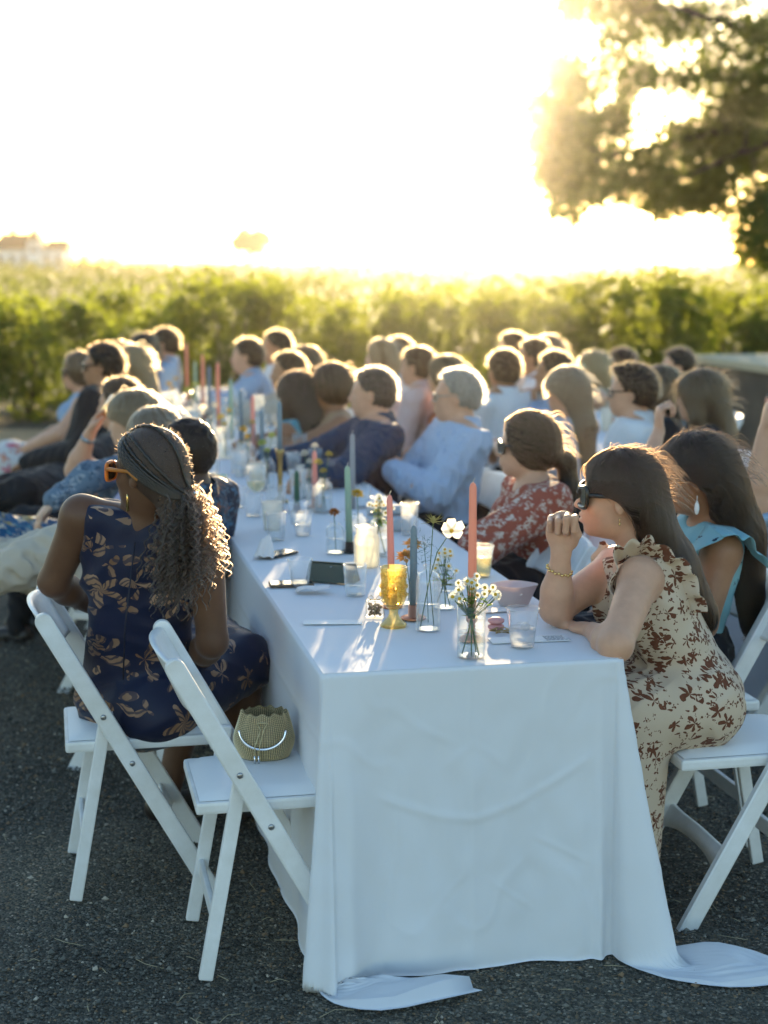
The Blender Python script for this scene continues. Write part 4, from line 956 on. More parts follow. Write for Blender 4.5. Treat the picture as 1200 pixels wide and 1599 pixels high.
# ---------------------------------------------------------------- fabrics
def pat_l1(t, vec):
    base = mixc(t, noise(t, vec, 3, 3), (.006, .010, .030), (.014, .020, .055)); dv = t.nodes.new('ShaderNodeVectorMath'); dv.operation = 'ADD'
    nn = new(t, 'ShaderNodeTexNoise', Scale=26.0, Detail=2.0); t.links.new(vec, nn.inputs['Vector']); sc_ = t.nodes.new('ShaderNodeVectorMath'); sc_.operation = 'SCALE'; sc_.inputs['Scale'].default_value = .016
    t.links.new(nn.outputs[1], sc_.inputs[0]); t.links.new(vec, dv.inputs[0]); t.links.new(sc_.outputs[0], dv.inputs[1]); q = dv.outputs[0]
    m1, a1, l1, r1 = flower_mask(t, q, 9.5, .44, 5, .5); m2, a2, l2, r2 = flower_mask(t, q, 16.0, .42, 3, .7)
    vein = math_n(t, 'GREATER_THAN', math_n(t, 'SINE', math_n(t, 'ADD', math_n(t, 'MULTIPLY', a1, 11), math_n(t, 'MULTIPLY', l1, 260))), -.35)
    gold = ramp(t, noise(t, vec, 9, 2), [(.35, (.20, .10, .045)), (.65, (.36, .23, .15))]); c = mixc(t, math_n(t, 'MULTIPLY', m1, math_n(t, 'ADD', math_n(t, 'MULTIPLY', vein, .75), .2)), base, gold)
    return mixc(t, math_n(t, 'MULTIPLY', math_n(t, 'MULTIPLY', m2, math_n(t, 'GREATER_THAN', r2, .45)), math_n(t, 'ADD', math_n(t, 'MULTIPLY', vein, .6), .2)), c, gold)
def pat_r1(t, vec):
    dv = t.nodes.new('ShaderNodeVectorMath'); dv.operation = 'ADD'; nn = new(t, 'ShaderNodeTexNoise', Scale=45.0, Detail=2.0); t.links.new(vec, nn.inputs['Vector']); sc_ = t.nodes.new('ShaderNodeVectorMath'); sc_.operation = 'SCALE'; sc_.inputs['Scale'].default_value = .012
    t.links.new(nn.outputs[1], sc_.inputs[0]); t.links.new(vec, dv.inputs[0]); t.links.new(sc_.outputs[0], dv.inputs[1]); q = dv.outputs[0]
    base = mixc(t, noise(t, vec, 8, 3), (.56, .43, .31), (.64, .51, .38)); cl = math_n(t, 'GREATER_THAN', noise(t, vec, 11, 2), .44)
    m1, *_ = flower_mask(t, q, 26, .46, 5, .35); m2, *_ = flower_mask(t, q, 52, .36, 3, .6); m3, *_ = flower_mask(t, q, 17, .30, 5, .5)
    mk = math_n(t, 'MAXIMUM', math_n(t, 'MULTIPLY', math_n(t, 'MAXIMUM', m1, m2), cl), m3); br = mixc(t, noise(t, vec, 120, 2), (.10, .032, .018), (.20, .075, .04)); return mixc(t, mk, base, br)
def pat_blots(base, cols, sc, size=.4, petals=5, thr=0.0):
    def f(t, vec):
        c = base
        for i, cc in enumerate(cols):
            m1, a, l, r = flower_mask(t, vec, sc * (1 + .37 * i), size, petals, .45); c = mixc(t, math_n(t, 'MULTIPLY', m1, math_n(t, 'GREATER_THAN', r, thr)), c, cc)
        return c
    return f
def pat_stripes(a, b, freq):
    def f(t, vec):
        sp = t.nodes.new('ShaderNodeSeparateXYZ'); t.links.new(vec, sp.inputs[0]); s = math_n(t, 'ADD', sp.outputs[1], math_n(t, 'MULTIPLY', sp.outputs[0], .8))
        return mixc(t, math_n(t, 'GREATER_THAN', math_n(t, 'SINE', math_n(t, 'MULTIPLY', s, freq)), .25), a, b)
    return f
def cloth(name, col=(.5, .5, .5), pattern=None, rough=.85, tr=.06, bmp=(30, .25, .006)): return mat(name, col, rough=rough, spec=.2, sheen=.1, pattern=pattern, transl=tr, transl_col=None, bmp=bmp)
SK_D, SK_DD, SK_T, SK_L, SK_P, SK_M = (.125, .058, .030), (.062, .030, .019), (.42, .21, .115), (.60, .335, .215), (.66, .41, .28), (.32, .155, .08)
LFT = V(-1, .12, 0); hm = lambda px, top, z: P(px, top, z) - V(0, 0, .118)
GLX = 'guests seated along the left side of the long table'; GRX = 'guests seated along the right side of the long table'; GSX = 'guests seated at the second table'
BLACK = mat('black acetate', (.012, .011, .011), rough=.2, spec=.6)
# ---------------------------------------------------------------- the woman with braids, near left
q = lambda x, y, d: PY(x, y, d)
J = joints(q(232, 738, 4.13), (.72, .70), hsc=.90, pel=q(214, 1085, 4.27), look=(-.86, .5, 0), pitch=.02, twist=.70,
    nk=q(226, 800, 4.17), shL=q(128, 806, 4.20), shR=q(318, 852, 4.13), elL=q(84, 908, 4.24), wrL=q(150, 950, 4.42), elR=q(332, 1002, 4.14), wrR=q(300, 1040, 4.40),
    knR=q(380, 1035, 4.48), knL=q(330, 1000, 4.75), anR=P(385, 1240, .09), anL=P(262, 1240, .09))
L1ROOT, fd, hf = person('woman with long dark braids and orange sunglasses in navy dress with gold leaves', J, .005, SK_D, dict(name='dress', sleeve='none', m=cloth('navy satin with gold leaves', pattern=pat_l1, rough=.48), dress=True, infl=.010, wr=.006, wf=46, ws=(.4, .4, 1), nr=.05, nf=.08, ncut=-.012), None,
    None, (.012, .009, .008), None, 1, .012, GLX)
def braids(J, root):
    rng = np.random.default_rng(4); c, H = J['H'], J['Hm']; T = lambda x, y, z: c + H @ V(x, y, z); base = V(root.location); o = [E('h', T(-.014, 0, .032), (.100, .081, .092), H, .02), E('h', T(-.05, 0, -.01), (.062, .065, .072), H, .03), C('h', T(-.09, 0, -.05), T(-.085, .02, -.13), .045, .04, .03)]
    lo, hi = bounds(o, .01); g = Field(lo, hi, .005); g.run(o); g2 = Field(lo, hi, .005); g2.run(o); n_ = H @ unit(V(.74, 0, -.66)); g.cut(T(.022, 0, 0), n_, .004); v, f = g.mesh(2)
    hm_ = mat('braided hair', (.050, .028, .018), rough=.55, spec=.5, bmp=(260, .8, .004)); link('hair', mesh_np('hair', v - base, f), hm_, root)
    G = T(-.125, -.005, -.055); out = []
    for i in range(30):        # rows plaited back over the scalp to the gather
        a = (i / 29 - .5) * 2; p0 = T(.062 - .070 * a * a, a * .088, .092 - .085 * abs(a) ** 1.6); e = g2.sample(p0[None])[0]; p0 = p0 - g2.grad(p0[None])[0] * np.clip(e - .0022, -.03, .03); p = p0; pts = [p0]
        for k in range(15):
            tgt = G - p; L = np.linalg.norm(tgt); nn = g2.grad(p[None])[0]; d = unit(tgt); d = unit(d - nn * np.dot(nn, d)); p = p + d * min(.022, L * .35); e = g2.sample(p[None])[0]; p = p - g2.grad(p[None])[0] * np.clip(e - .0022, -.02, .02); pts.append(p)
        P_ = np.array(pts); tt = np.linspace(0, 1, 46); P_ = np.stack([np.interp(tt, np.linspace(0, 1, 16), P_[:, d]) for d in range(3)], 1); P_ += np.sin(np.arange(46) * 2.2)[:, None] * np.array(H[:, 1]) * .0012; out.append(P_)
    sm_ = hair_mat('strand dark', (.014, .009, .006)); bf = mat('braid fibre', (.012, .009, .007), rough=.34, spec=.6, bmp=(500, .5, .002))
    for P_ in out: MB().tube(P_ - base, [.0046 + .0011 * math.sin(j * 2.1) for j in range(len(P_))], 6).obj('cornrow', bf, root)
    R = unit(V(1, -.1, 0)); cu = []
    for i in range(290):       # loose curly twists down the back, some to each side
        side = rng.choice([0, 0, 1]) ; p = G + rng.normal(size=3) * .022; k = 40; t = np.linspace(0, 1, k); L = rng.uniform(.11, .20) if side else rng.uniform(.15, .29)
        dx = rng.normal(.055, .026) if side else rng.normal(-.022, .030); bkx = V(J['fs'][0], J['fs'][1], 0) * -1
        P_ = p[None] + np.outer(np.sqrt(t), R * dx) + np.outer(t, V(0, 0, -L)) + np.outer(np.sin(t * 1.5), bkx * (.055 + rng.uniform(0, .035)))
        ph, tn, am = rng.uniform(0, 6.28), rng.uniform(5, 9), rng.uniform(.003, .0075); P_ += (np.minimum(t * 4, 1) * am * np.cos(ph + tn * 6.28 * t))[:, None] * R + (np.minimum(t * 4, 1) * am * np.sin(ph + tn * 6.28 * t))[:, None] * bkx
        cu.append(P_)
    strands('curls', np.array(cu) - base, sm_, root, .0021, .0011)
    fz = []; ix = rng.choice(len(v), 1500); gg = g.grad(v[ix])
    for i in range(1500):
        if gg[i][2] < -.1: continue
        d = unit(gg[i] + rng.normal(size=3) * .7); L = rng.uniform(.004, .014); fz.append(np.stack([v[ix[i]] + d * L * s for s in (0, .5, 1)]))
    strands('loose_hairs', np.array(fz) - base, sm_, root, .0004, .0003)
    mb = MB(); tl = T(0, .087, -.045) - base
    mb.tube([tl, tl - V(0, 0, .008), tl - V(0, 0, .045)], [.0015, .003, .0045], 8); mb.obj('earring', mat('gold', (.75, .52, .2), rough=.25, metal=1), root)
    b2 = MB()
    for k in range(3): b2.tube([G - base + V(.01 * k - .01, -.005, .012), G - base + V(.012 * k - .004, -.012, .014)], .004, 8)
    b2.obj('hair_beads', mat('silver bead', (.8, .8, .82), rough=.2, metal=1), root)
    zp = J['pel'] - J['fs'] * .155 - base; nk = J['nk'] - base
    mb = MB(); mb.tube([nk - J['fs'] * .09 - J['sp'] * .05, (nk - J['fs'] * .145) * .5 + zp * .5 - J['fs'] * .01, zp + J['sp'] * .12], .0022, 5); mb.obj('zip', mat('navy zip', (.008, .010, .024), rough=.5), root)
braids(J, L1ROOT)
AMB = mat('orange acetate', (.62, .25, .05), rough=.2, spec=.6, transl=.45, transl_col=(.95, .45, .1))
glasses(J, L1ROOT, AMB, mat('brown lens', (.10, .05, .02), rough=.08, spec=.8), w_=.031, hgt=.023, thick=.0052)
# ---------------------------------------------------------------- the woman with the raised fist, near right
el = q(868, 950, 4.08); wr = q(877, 860, 4.04)
J = joints(q(965, 776, 4.12), -N_, hsc=.94, pel=V(.80, 4.13, .575), look=(-.99, .10, 0), pitch=.03, nk=q(1000, 868, 4.13), shL=q(1000, 905, 4.0), shR=q(965, 885, 4.27),
    elR=el, wrR=wr, elL=q(962, 1008, 3.79), wrL=q(925, 985, 3.98), knL=V(.64, 3.99, .535), knR=V(.61, 4.17, .535), anL=V(.63, 4.0, .10), anR=V(.61, 4.16, .10),
    hand=dict(R=dict(d=(.02, -.05, 1), nrm=(-.15, -1, .05), thumb=(1, 0, 0), curl=(82, 95, 55), thumb_in=.42, sc=1.09, spread=.035), L=dict(d=(-.35, .9, -.05), nrm=(0, 0, -1), thumb=(1, 0, 0), curl=(10, 14, 10), thumb_in=.0)))
R1ROOT, fd, hf = person('woman with long brown hair raising a loose fist, in cream dress with brown flowers', J, .0037, SK_L, dict(name='dress', sleeve='none', m=cloth('cream crepe with brown flowers', pattern=pat_r1), dress='long', infl=.013, wr=.007, wf=40, ws=(1, 1, .25), nr=.055, nf=.08, ncut=-.008), None,
    dict(k='long', len=.31, th=.014, n=9000, r=.00055, off=.11, sw=.075, w=.076, behind=True, full=.41, kp=16, zr=.0, rnd=.06, back=.55, grav=.9), (.014, .008, .005), (.11, .05, .022), 2, .012, GRX, gl=((BLACK, LENS()), dict(w_=.034, hgt=.027, thick=.0058, cat_eye=.008)))
def ruffle(root, pts, outs, w_, amp, n, m, name='ruffle', seed=0):
    base = V(root.location); r = random.Random(seed); k = 120; pts = np.array([V(p) for p in pts]); outs = np.array([unit(o) for o in outs]); t = np.linspace(0, 1, k); tt = np.linspace(0, 1, len(pts))
    A = np.stack([np.interp(t, tt, pts[:, d]) for d in range(3)], 1); O = np.stack([np.interp(t, tt, outs[:, d]) for d in range(3)], 1); v = []; R = 5
    for i in range(k):
        d = unit(A[min(i + 1, k - 1)] - A[max(i - 1, 0)]); nn = unit(np.cross(d, O[i]))
        for j in range(R + 1):
            s = j / R; v.append(A[i] - base + O[i] * s * w_ * (.6 + .4 * math.sin(math.pi * t[i])) + nn * s * amp * math.sin(t[i] * n * 6.28 + .8 * math.sin(t[i] * 9)) + d * s * amp * .5 * math.cos(t[i] * n * 6.28))
    o = MB().add(v, [(i * (R + 1) + j, i * (R + 1) + j + 1, (i + 1) * (R + 1) + j + 1, (i + 1) * (R + 1) + j) for i in range(k - 1) for j in range(R)]).obj(name, m, root)
    md = o.modifiers.new('thickness', 'SOLIDIFY'); md.thickness = .0015; return o
S_, nk, sp, fs, ls = J['shL'], J['nk'], J['sp'], J['fs'], J['ls']
ruffle(R1ROOT, [S_ + fs * .05 - sp * .15 - ls * .03, S_ + fs * .065 - sp * .04 - ls * .03, S_ + fs * .03 + sp * .045 - ls * .045, S_ - fs * .035 + sp * .045 - ls * .03, S_ - fs * .085 - sp * .02 - ls * .005, S_ - fs * .10 - sp * .13 + ls * .005], [ls + fs * .6 , ls + fs * .7 + sp * .4, ls * .8 + sp * .9, ls * .8 + sp * .8 - fs * .3, ls - fs * .8 + sp * .3, ls - fs * .8], .078, .009, 10, MATS['cream crepe with brown flowers'])
S2 = J['shR']; ruffle(R1ROOT, [S2 + fs * .07 - sp * .12, S2 + fs * .07 - sp * .02, S2 + fs * .02 + sp * .045, S2 - fs * .05 + sp * .03], [-ls + fs, -ls * .6 + fs, -ls + sp, -ls - fs], .045, .009, 6, MATS['cream crepe with brown flowers'], seed=2)
def bracelet(root, J, side, mtl, off=.055):
    d = unit(J['wr' + side] - J['el' + side]); p = J['wr' + side] - d * off - V(root.location); x = unit(np.cross(d, V(0, 1, 0))); y = np.cross(d, x); mb = MB()
    for k in range(22): a = k / 22 * 6.28; mb.lathe([(.0001, -.004), (.0042, -.002), (.0042, .002), (.0001, .004)], p + (x * math.cos(a) + y * math.sin(a)) * .0315 + d * (.003 * (k % 2) + .006 * math.cos(a)), 6)
    mb.obj('bracelet', mtl, root)
GOLD = mat('gold', (.75, .52, .2), rough=.25, metal=1); bracelet(R1ROOT, J, 'R', GOLD)
def earring(root, J, kind, mtl):
    s = 1 if kind[0] == 'L' else -1; p = J['H'] + J['Hm'] @ V(-.004, .085 * s, -.042) - V(root.location); mb = MB(); mb.tube([p, p - V(0, 0, .012)], .0012, 6)
    if 'drop' in kind: mb.lathe([(.0005, 0), (.006, -.012), (.0075, -.026), (.005, -.038), (.0005, -.042)], p - V(0, 0, .012), 10)
    else: mb.lathe([(.0005, 0), (.003, -.004), (.0005, -.008)], p - V(0, 0, .012), 8)
    mb.obj('earring', mtl, root)
earring(R1ROOT, J, 'L stud', GOLD)
# ---------------------------------------------------------------- her neighbour in pale blue
J = joints(q(1084, 745, 4.55), -N_, hsc=.92, pel=V(.87, 4.62, .565), look=(-1, .12, 0), pitch=-.02, nk=q(1118, 815, 4.58), shL=q(1128, 862, 4.43), elL=q(1098, 975, 4.37), wrL=q(1010, 1010, 4.45))
R2ROOT, fd, hf = person('woman with long wavy dark hair and drop earrings in pale blue floral top', J, .0055, SK_M, dict(name='top', sleeve='none', m=cloth('pale blue with navy sprigs', pattern=pat_blots((.22, .44, .50), [(.025, .04, .07), (.04, .07, .10)], 17, .17, 3, .35), tr=.12), infl=.012, wr=.005, wf=44, nr=.06, nf=.08, ncut=-.010), dict(name='skirt', skirt=True, m=cloth('dark skirt', (.02, .02, .025))),
    dict(k='long', len=.44, th=.018, n=8000, r=.0006, off=.085, sw=.03, w=.088, full=.58, kp=18, rnd=.14, curl=(.008, 3.0), behind=True, zr=0.0), (.011, .007, .005), (.09, .045, .022), 3, .010, GRX, gl=((BLACK, LENS()), dict(w_=.030, hgt=.022, thick=.0045)))
S_, nk, sp, fs, ls = J['shL'], J['nk'], J['sp'], J['fs'], J['ls']; ruffle(R2ROOT, [S_ + fs * .085 - sp * .01 - ls * .03, S_ + fs * .05 + sp * .07 - ls * .04, S_ - fs * .03 + sp * .075 - ls * .04, S_ - fs * .095 + sp * .01 - ls * .02], [ls + fs * .5 - sp * .5, ls - sp * .12, ls - sp * .12, ls - fs * .6 - sp * .4], .125, .007, 4, MATS['pale blue with navy sprigs'], 'flutter_sleeve', 5)
earring(R2ROOT, J, 'L drop', mat('white shell', (.75, .76, .76), rough=.25))
# ---------------------------------------------------------------- everyone else
SHORT = lambda n=500, r=.0009, **k: dict(k='short', n=n, r=r, **k)
LONG = lambda ln=.36, n=1500, r=.0011, **k: dict(k='long', len=ln, n=n, r=r, full=ln + .06, **k)
WHITE = cloth('white cotton', (.72, .73, .75), tr=.15); LBLUE = cloth('pale blue cotton', (.30, .42, .58), tr=.1); NAVY = cloth('navy shirt', (.035, .055, .10)); CREAM = cloth('cream linen', (.50, .43, .34)); DARK = cloth('dark wool', (.018, .018, .021), tr=0)
STRIPE = cloth('blue striped shirt', pattern=pat_stripes((.36, .45, .60), (.44, .53, .66), 900)); REDF = cloth('red floral blouse', pattern=pat_blots((.33, .085, .055), [(.62, .50, .42), (.60, .46, .38)], 34, .40, 5)); TEAL = cloth('teal floral dress', pattern=pat_blots((.10, .30, .36), [(.5, .2, .12), (.5, .55, .5)], 20, .32, 5))
NPRINT = cloth('navy print shirt', pattern=pat_blots((.018, .032, .058), [(.05, .14, .24), (.20, .07, .03), (.06, .12, .18)], 16, .42, 5, .3)); BFLOR = cloth('blue purple floral', pattern=pat_blots((.36, .34, .46), [(.03, .04, .19), (.05, .07, .25)], 18, .45, 4)); GFLOR = cloth('slate blue floral', pattern=pat_blots((.13, .19, .26), [(.30, .34, .38), (.06, .09, .14)], 22, .4, 5))
SKIRTF = cloth('blue and yellow floral', pattern=pat_blots((.03, .10, .20), [(.42, .30, .07), (.10, .25, .30), (.5, .45, .35)], 13, .44, 5)); PINKF = cloth('white with pink blooms', pattern=pat_blots((.62, .58, .55), [(.6, .10, .16), (.6, .22, .12)], 9, .4, 5, .3)); TANK = cloth('pale grey tank', (.48, .50, .55)); BLUSH = cloth('blush shirt', (.62, .48, .46), tr=.12); RUST = cloth('rust top', (.42, .12, .05)); GREYW = cloth('grey dress', (.35, .36, .40))
TAN = cloth('tan top', (.36, .25, .16)); MINT = cloth('mint blouse', (.36, .48, .46))
arms_crossed = lambda J: None
def seated(label, px, ytop, zt, h, skin, top, bot, hs, hc, rim=None, male=False, fwd=LFT, look=None, pose='lap', lean=.12, seed=0, heavy=.0, group=GSX, gl=None, chair_face=None, watch=False, pelv=None, dy=0, **kw):
    zt = zt - (.035 if ytop < 600 else 0); far = kw.pop('far', 1.09 if ytop < 560 else 1.03 if ytop < 600 else 1.0); z2 = CAM_H - (CAM_H - zt) * far; dz = max(z2 - zt, -.10); hd = hm(px, ytop, z2); kw['gz'] = dz; f = unit(V(fwd[0], fwd[1], 0)); l = V(-f[1], f[0], 0); up = V(0, 0, 1)
    lean = (min(lean, .0) if group == GLX else lean); pel = V(hd[0] - f[0] * lean, hd[1] - f[1] * lean, .56 + dz) if pelv is None else V(pelv); ov = {}; hand = {}
    ch = pel * .45 + hd * .55; ch[2] = pel[2] + .22
    if pose == 'crossed':
        b = pel + up * .22 + f * .20
        ov = dict(elL=pel + up * .20 + f * .09 + l * .25, elR=pel + up * .20 + f * .09 - l * .25, wrL=b - l * .09 + up * .03, wrR=b + l * .09 - up * .01 - f * .03)
        hand = dict(L=dict(d=-l + f * -.1, nrm=-f, thumb=up, curl=(35, 25, 15)), R=dict(d=l, nrm=-f, thumb=up, curl=(35, 25, 15)))
    elif pose == 'table':
        e = pel + f * .26; ov = dict(elL=V(*(e + l * .18)[:2], .79), elR=V(*(e - l * .18)[:2], .79), wrL=V(*(e + f * .2 + l * .0)[:2], .785), wrR=V(*(e + f * .22 - l * .03)[:2], .80))
    elif pose == 'chin':
        e = pel + f * .18; m_ = hd + f * .10 - up * .12; ov = dict(elL=V(*(e + l * .2)[:2], .80), wrL=m_ - up * .06 + l * .04 - f * .0)
        hand = dict(L=dict(d=up + f * .05, nrm=-f + l * -.3, thumb=-l, curl=(60, 70, 40), thumb_in=.3))
    elif pose == 'back': ov = dict(elL=pel + up * .24 + l * .28 - f * .05, elR=pel + up * .24 - l * .28 - f * .05)
    elif pose == 'knee': ov = dict(wrL=pel + f * .36 + l * .1 + up * .08, wrR=pel + f * .36 - l * .1 + up * .08, elL=pel + f * .10 + l * .24 + up * .2, elR=pel + f * .1 - l * .24 + up * .2)
    ov.update(kw)
    J = joints(hd, f, male=male, pel=pel, look=look if look is not None else f, hand=kw.get('hand', hand), **{k: v for k, v in ov.items() if k != 'hand'})
    rt, fd, hf = person(label, J, h, skin, top, bot, hs, hc, rim, seed, heavy, group, gl, None, 'L' if watch else None)
    cf = unit(chair_face if chair_face is not None else f); SEATS.append((V(*((J['pel'] + (f * .08 if group == GLX else 0))[:2]), dz), cf, label)); return J, rt
SEATS = []
sh = lambda m, sl='long', **k: dict(dict(name='shirt', m=m, sleeve=sl, nr=.04, nf=.07, collar=True), **k)
tp = lambda m, sl='none', **k: dict(dict(name='top', m=m, sleeve=sl), **k)
dr = lambda m, sl='none', **k: dict(dict(name='dress', m=m, sleeve=sl, dress='long'), **k)
CLEAR = mat('thin steel frame', (.3, .28, .25), rough=.3, metal=.8); CL = glass('eyeglass lens', body=.02)
# left row
J, rt = seated('man with shaved head in navy printed shirt behind the woman with braids', 290, 652, 1.235, .008, SK_DD, sh(NPRINT, collar=True, infl=.014), dict(m=CREAM, infl=.022), dict(k='fade', th=.0035, n=700, sl=.004, r=.0004, low=.005), (.012, .010, .009), male=True, fwd=(-.93, .36, 0), look=(-.8, .6, 0), lean=.02, seed=4, heavy=.02, group=GLX, far=1.12, pelv=(-.76, 5.34, .53), knL=PY(92, 862, 5.2), knR=PY(130, 845, 5.4), anL=PY(-85, 922, 5.1), anR=PY(-70, 900, 5.3))
J, rt = seated('woman with grey blonde hair half hidden behind the man with shaved head', 238, 640, 1.205, .009, SK_P, tp(BFLOR, 'long'), dict(m=CREAM), dict(k='bob', n=1200, r=.0009, full=.2, th=.018), (.20, .15, .10), (.45, .33, .2), fwd=(-.95, .3, 0), pose='knee', seed=5, group=GLX, far=1.14, anL=PY(-110, 870, 5.9), anR=PY(-110, 850, 6.1))
J, rt = seated('woman with straight blonde bob in slate blue floral dress resting a hand on her knee', 205, 613, 1.235, .008, SK_P, tp(GFLOR, 'long'), dict(name='skirt', skirt=True, m=SKIRTF, infl=.03), LONG(.30, 2200, .0009, th=.018, behind=True), (.18, .12, .065), (.5, .34, .17), fwd=(-.95, .25, 0), pose='knee', seed=6, group=GLX, anL=PY(-60, 845, 6.3), anR=PY(-60, 835, 6.5), far=1.13, elL=PY(140, 745, 6.1), wrL=PY(85, 783, 6.05))
hd5 = hm(185, 592, 1.245); J, rt = seated('person with bare forearm and steel watch lifting a drink to the mouth', 185, 592, 1.245, .008, SK_L, tp(DARK, 'short'), dict(m=DARK), SHORT(900, .0008), (.10, .06, .035), (.4, .25, .12), male=True, fwd=(-.96, .2, 0), seed=7, group=GLX, watch=True, far=1.08, elL=PY(118, 735, 6.55), wrL=PY(140, 678, 6.5), hand=dict(L=dict(d=(.5, .1, .85), nrm=(.7, -.3, -.3), thumb=(.4, -.5, .6), curl=(35, 45, 30))))
TUMB5 = PY(163, 650, 6.5)
J, rt = seated('man in dark suit and sunglasses leaning back with dark short hair', 158, 537, 1.305, .008, SK_T, sh(DARK, name='jacket', infl=.02), dict(m=DARK, infl=.02), SHORT(900, .0009, th=.012), (.025, .016, .011), (.25, .15, .07), male=True, fwd=(-1, .1, 0), look=(-1, -.05, 0), lean=-.16, seed=8, group=GLX, gl=((BLACK, LENS()), dict(name='sunglasses', hgt=.019)), far=1.0, heavy=.01, pose='lap', knL=PY(35, 770, 7.3), knR=PY(20, 765, 7.6), anL=PY(-120, 800, 7.3), anR=PY(-120, 790, 7.6))
J, rt = seated('woman in sleeveless pale top and white skirt with pink blooms, farther left', 122, 550, 1.25, .011, SK_L, tp(LBLUE, 'strap'), dict(name='skirt', skirt=True, m=PINKF, infl=.03), dict(k='bun', n=700, r=.0013, full=.14), (.16, .09, .05), (.6, .38, .16), fwd=(-1, -.1, 0), pose='knee', seed=9, group=GLX, gl=((BLACK, LENS()), {}))
J, rt = seated('woman with long strawberry blonde hair beside the man in dark suit', 182, 535, 1.25, .011, SK_P, tp(WHITE, 'short'), dict(m=DARK), LONG(.40, 1600, .0014, th=.018), (.26, .14, .06), (.75, .45, .16), fwd=(-1, .1, 0), seed=10, group=GLX)
J, rt = seated('second long haired blonde woman, just behind the strawberry blonde', 206, 541, 1.245, .011, SK_P, tp(MINT, 'short'), dict(m=DARK), LONG(.42, 1600, .0014, th=.018), (.30, .19, .09), (.75, .5, .2), fwd=(-1, .15, 0), seed=11, group=GLX)
J, rt = seated('dark haired guest at the far left corner of the long table', 222, 520, 1.27, .012, SK_T, tp(DARK, 'short'), dict(m=DARK), dict(k='bob', n=600, r=.0014, full=.18), (.03, .02, .013), (.5, .32, .14), fwd=(-1, .1, 0), seed=12, group=GLX)
J, rt = seated('man in light blue shirt sitting upright at the far left end', 255, 513, 1.29, .011, SK_L, sh(LBLUE), dict(m=DARK), SHORT(700, .0013), (.05, .03, .018), (.6, .38, .16), male=True, fwd=(-1, .0, 0), lean=-.02, seed=13, group=GLX)
# right row
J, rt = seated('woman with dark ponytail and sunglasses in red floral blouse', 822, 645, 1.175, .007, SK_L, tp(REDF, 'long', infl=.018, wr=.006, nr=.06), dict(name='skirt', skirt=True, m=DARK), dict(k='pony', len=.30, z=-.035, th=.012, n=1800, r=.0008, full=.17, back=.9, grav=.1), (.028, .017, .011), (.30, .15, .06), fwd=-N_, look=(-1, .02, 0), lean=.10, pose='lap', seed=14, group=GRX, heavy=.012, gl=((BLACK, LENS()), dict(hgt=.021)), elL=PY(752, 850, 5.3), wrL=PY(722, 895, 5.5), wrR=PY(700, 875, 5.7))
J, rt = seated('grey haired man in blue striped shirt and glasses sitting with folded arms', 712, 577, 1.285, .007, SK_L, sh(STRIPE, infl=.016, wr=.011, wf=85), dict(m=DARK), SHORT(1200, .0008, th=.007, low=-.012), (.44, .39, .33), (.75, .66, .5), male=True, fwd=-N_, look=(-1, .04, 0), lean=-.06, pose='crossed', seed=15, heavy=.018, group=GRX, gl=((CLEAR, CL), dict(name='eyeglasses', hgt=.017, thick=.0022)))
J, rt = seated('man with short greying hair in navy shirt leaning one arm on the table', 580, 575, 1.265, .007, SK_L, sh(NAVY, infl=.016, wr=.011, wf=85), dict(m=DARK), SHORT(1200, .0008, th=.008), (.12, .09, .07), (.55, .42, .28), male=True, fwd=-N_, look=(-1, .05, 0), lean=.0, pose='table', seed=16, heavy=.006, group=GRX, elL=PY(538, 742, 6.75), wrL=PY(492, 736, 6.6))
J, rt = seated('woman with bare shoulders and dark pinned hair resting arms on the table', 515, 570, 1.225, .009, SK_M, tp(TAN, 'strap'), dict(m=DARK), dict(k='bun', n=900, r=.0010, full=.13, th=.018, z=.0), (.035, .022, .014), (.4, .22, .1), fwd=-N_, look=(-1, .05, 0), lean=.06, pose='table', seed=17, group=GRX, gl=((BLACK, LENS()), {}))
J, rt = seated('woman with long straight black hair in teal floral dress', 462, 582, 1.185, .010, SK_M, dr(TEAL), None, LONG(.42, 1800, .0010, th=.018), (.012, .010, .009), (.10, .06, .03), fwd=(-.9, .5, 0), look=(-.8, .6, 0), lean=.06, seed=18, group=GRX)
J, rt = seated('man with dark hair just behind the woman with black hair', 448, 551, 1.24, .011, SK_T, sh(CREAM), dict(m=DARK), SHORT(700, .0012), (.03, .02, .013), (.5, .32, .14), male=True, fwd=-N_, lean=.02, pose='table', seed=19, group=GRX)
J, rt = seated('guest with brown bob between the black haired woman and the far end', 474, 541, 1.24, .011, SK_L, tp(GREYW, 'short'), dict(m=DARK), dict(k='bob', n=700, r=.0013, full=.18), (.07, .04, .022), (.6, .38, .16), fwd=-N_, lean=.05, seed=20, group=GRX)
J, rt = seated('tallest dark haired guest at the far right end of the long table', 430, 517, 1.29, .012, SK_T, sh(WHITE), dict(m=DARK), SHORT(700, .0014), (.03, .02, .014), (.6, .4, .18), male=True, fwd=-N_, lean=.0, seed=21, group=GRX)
J, rt = seated('man in pale blue shirt bending over the far end of the table', 384, 530, 1.265, .011, SK_L, sh(LBLUE), dict(m=DARK), SHORT(700, .0013), (.05, .03, .02), (.6, .4, .18), male=True, fwd=(-1, -.05, 0), lean=.16, pose='table', seed=22, group=GRX)
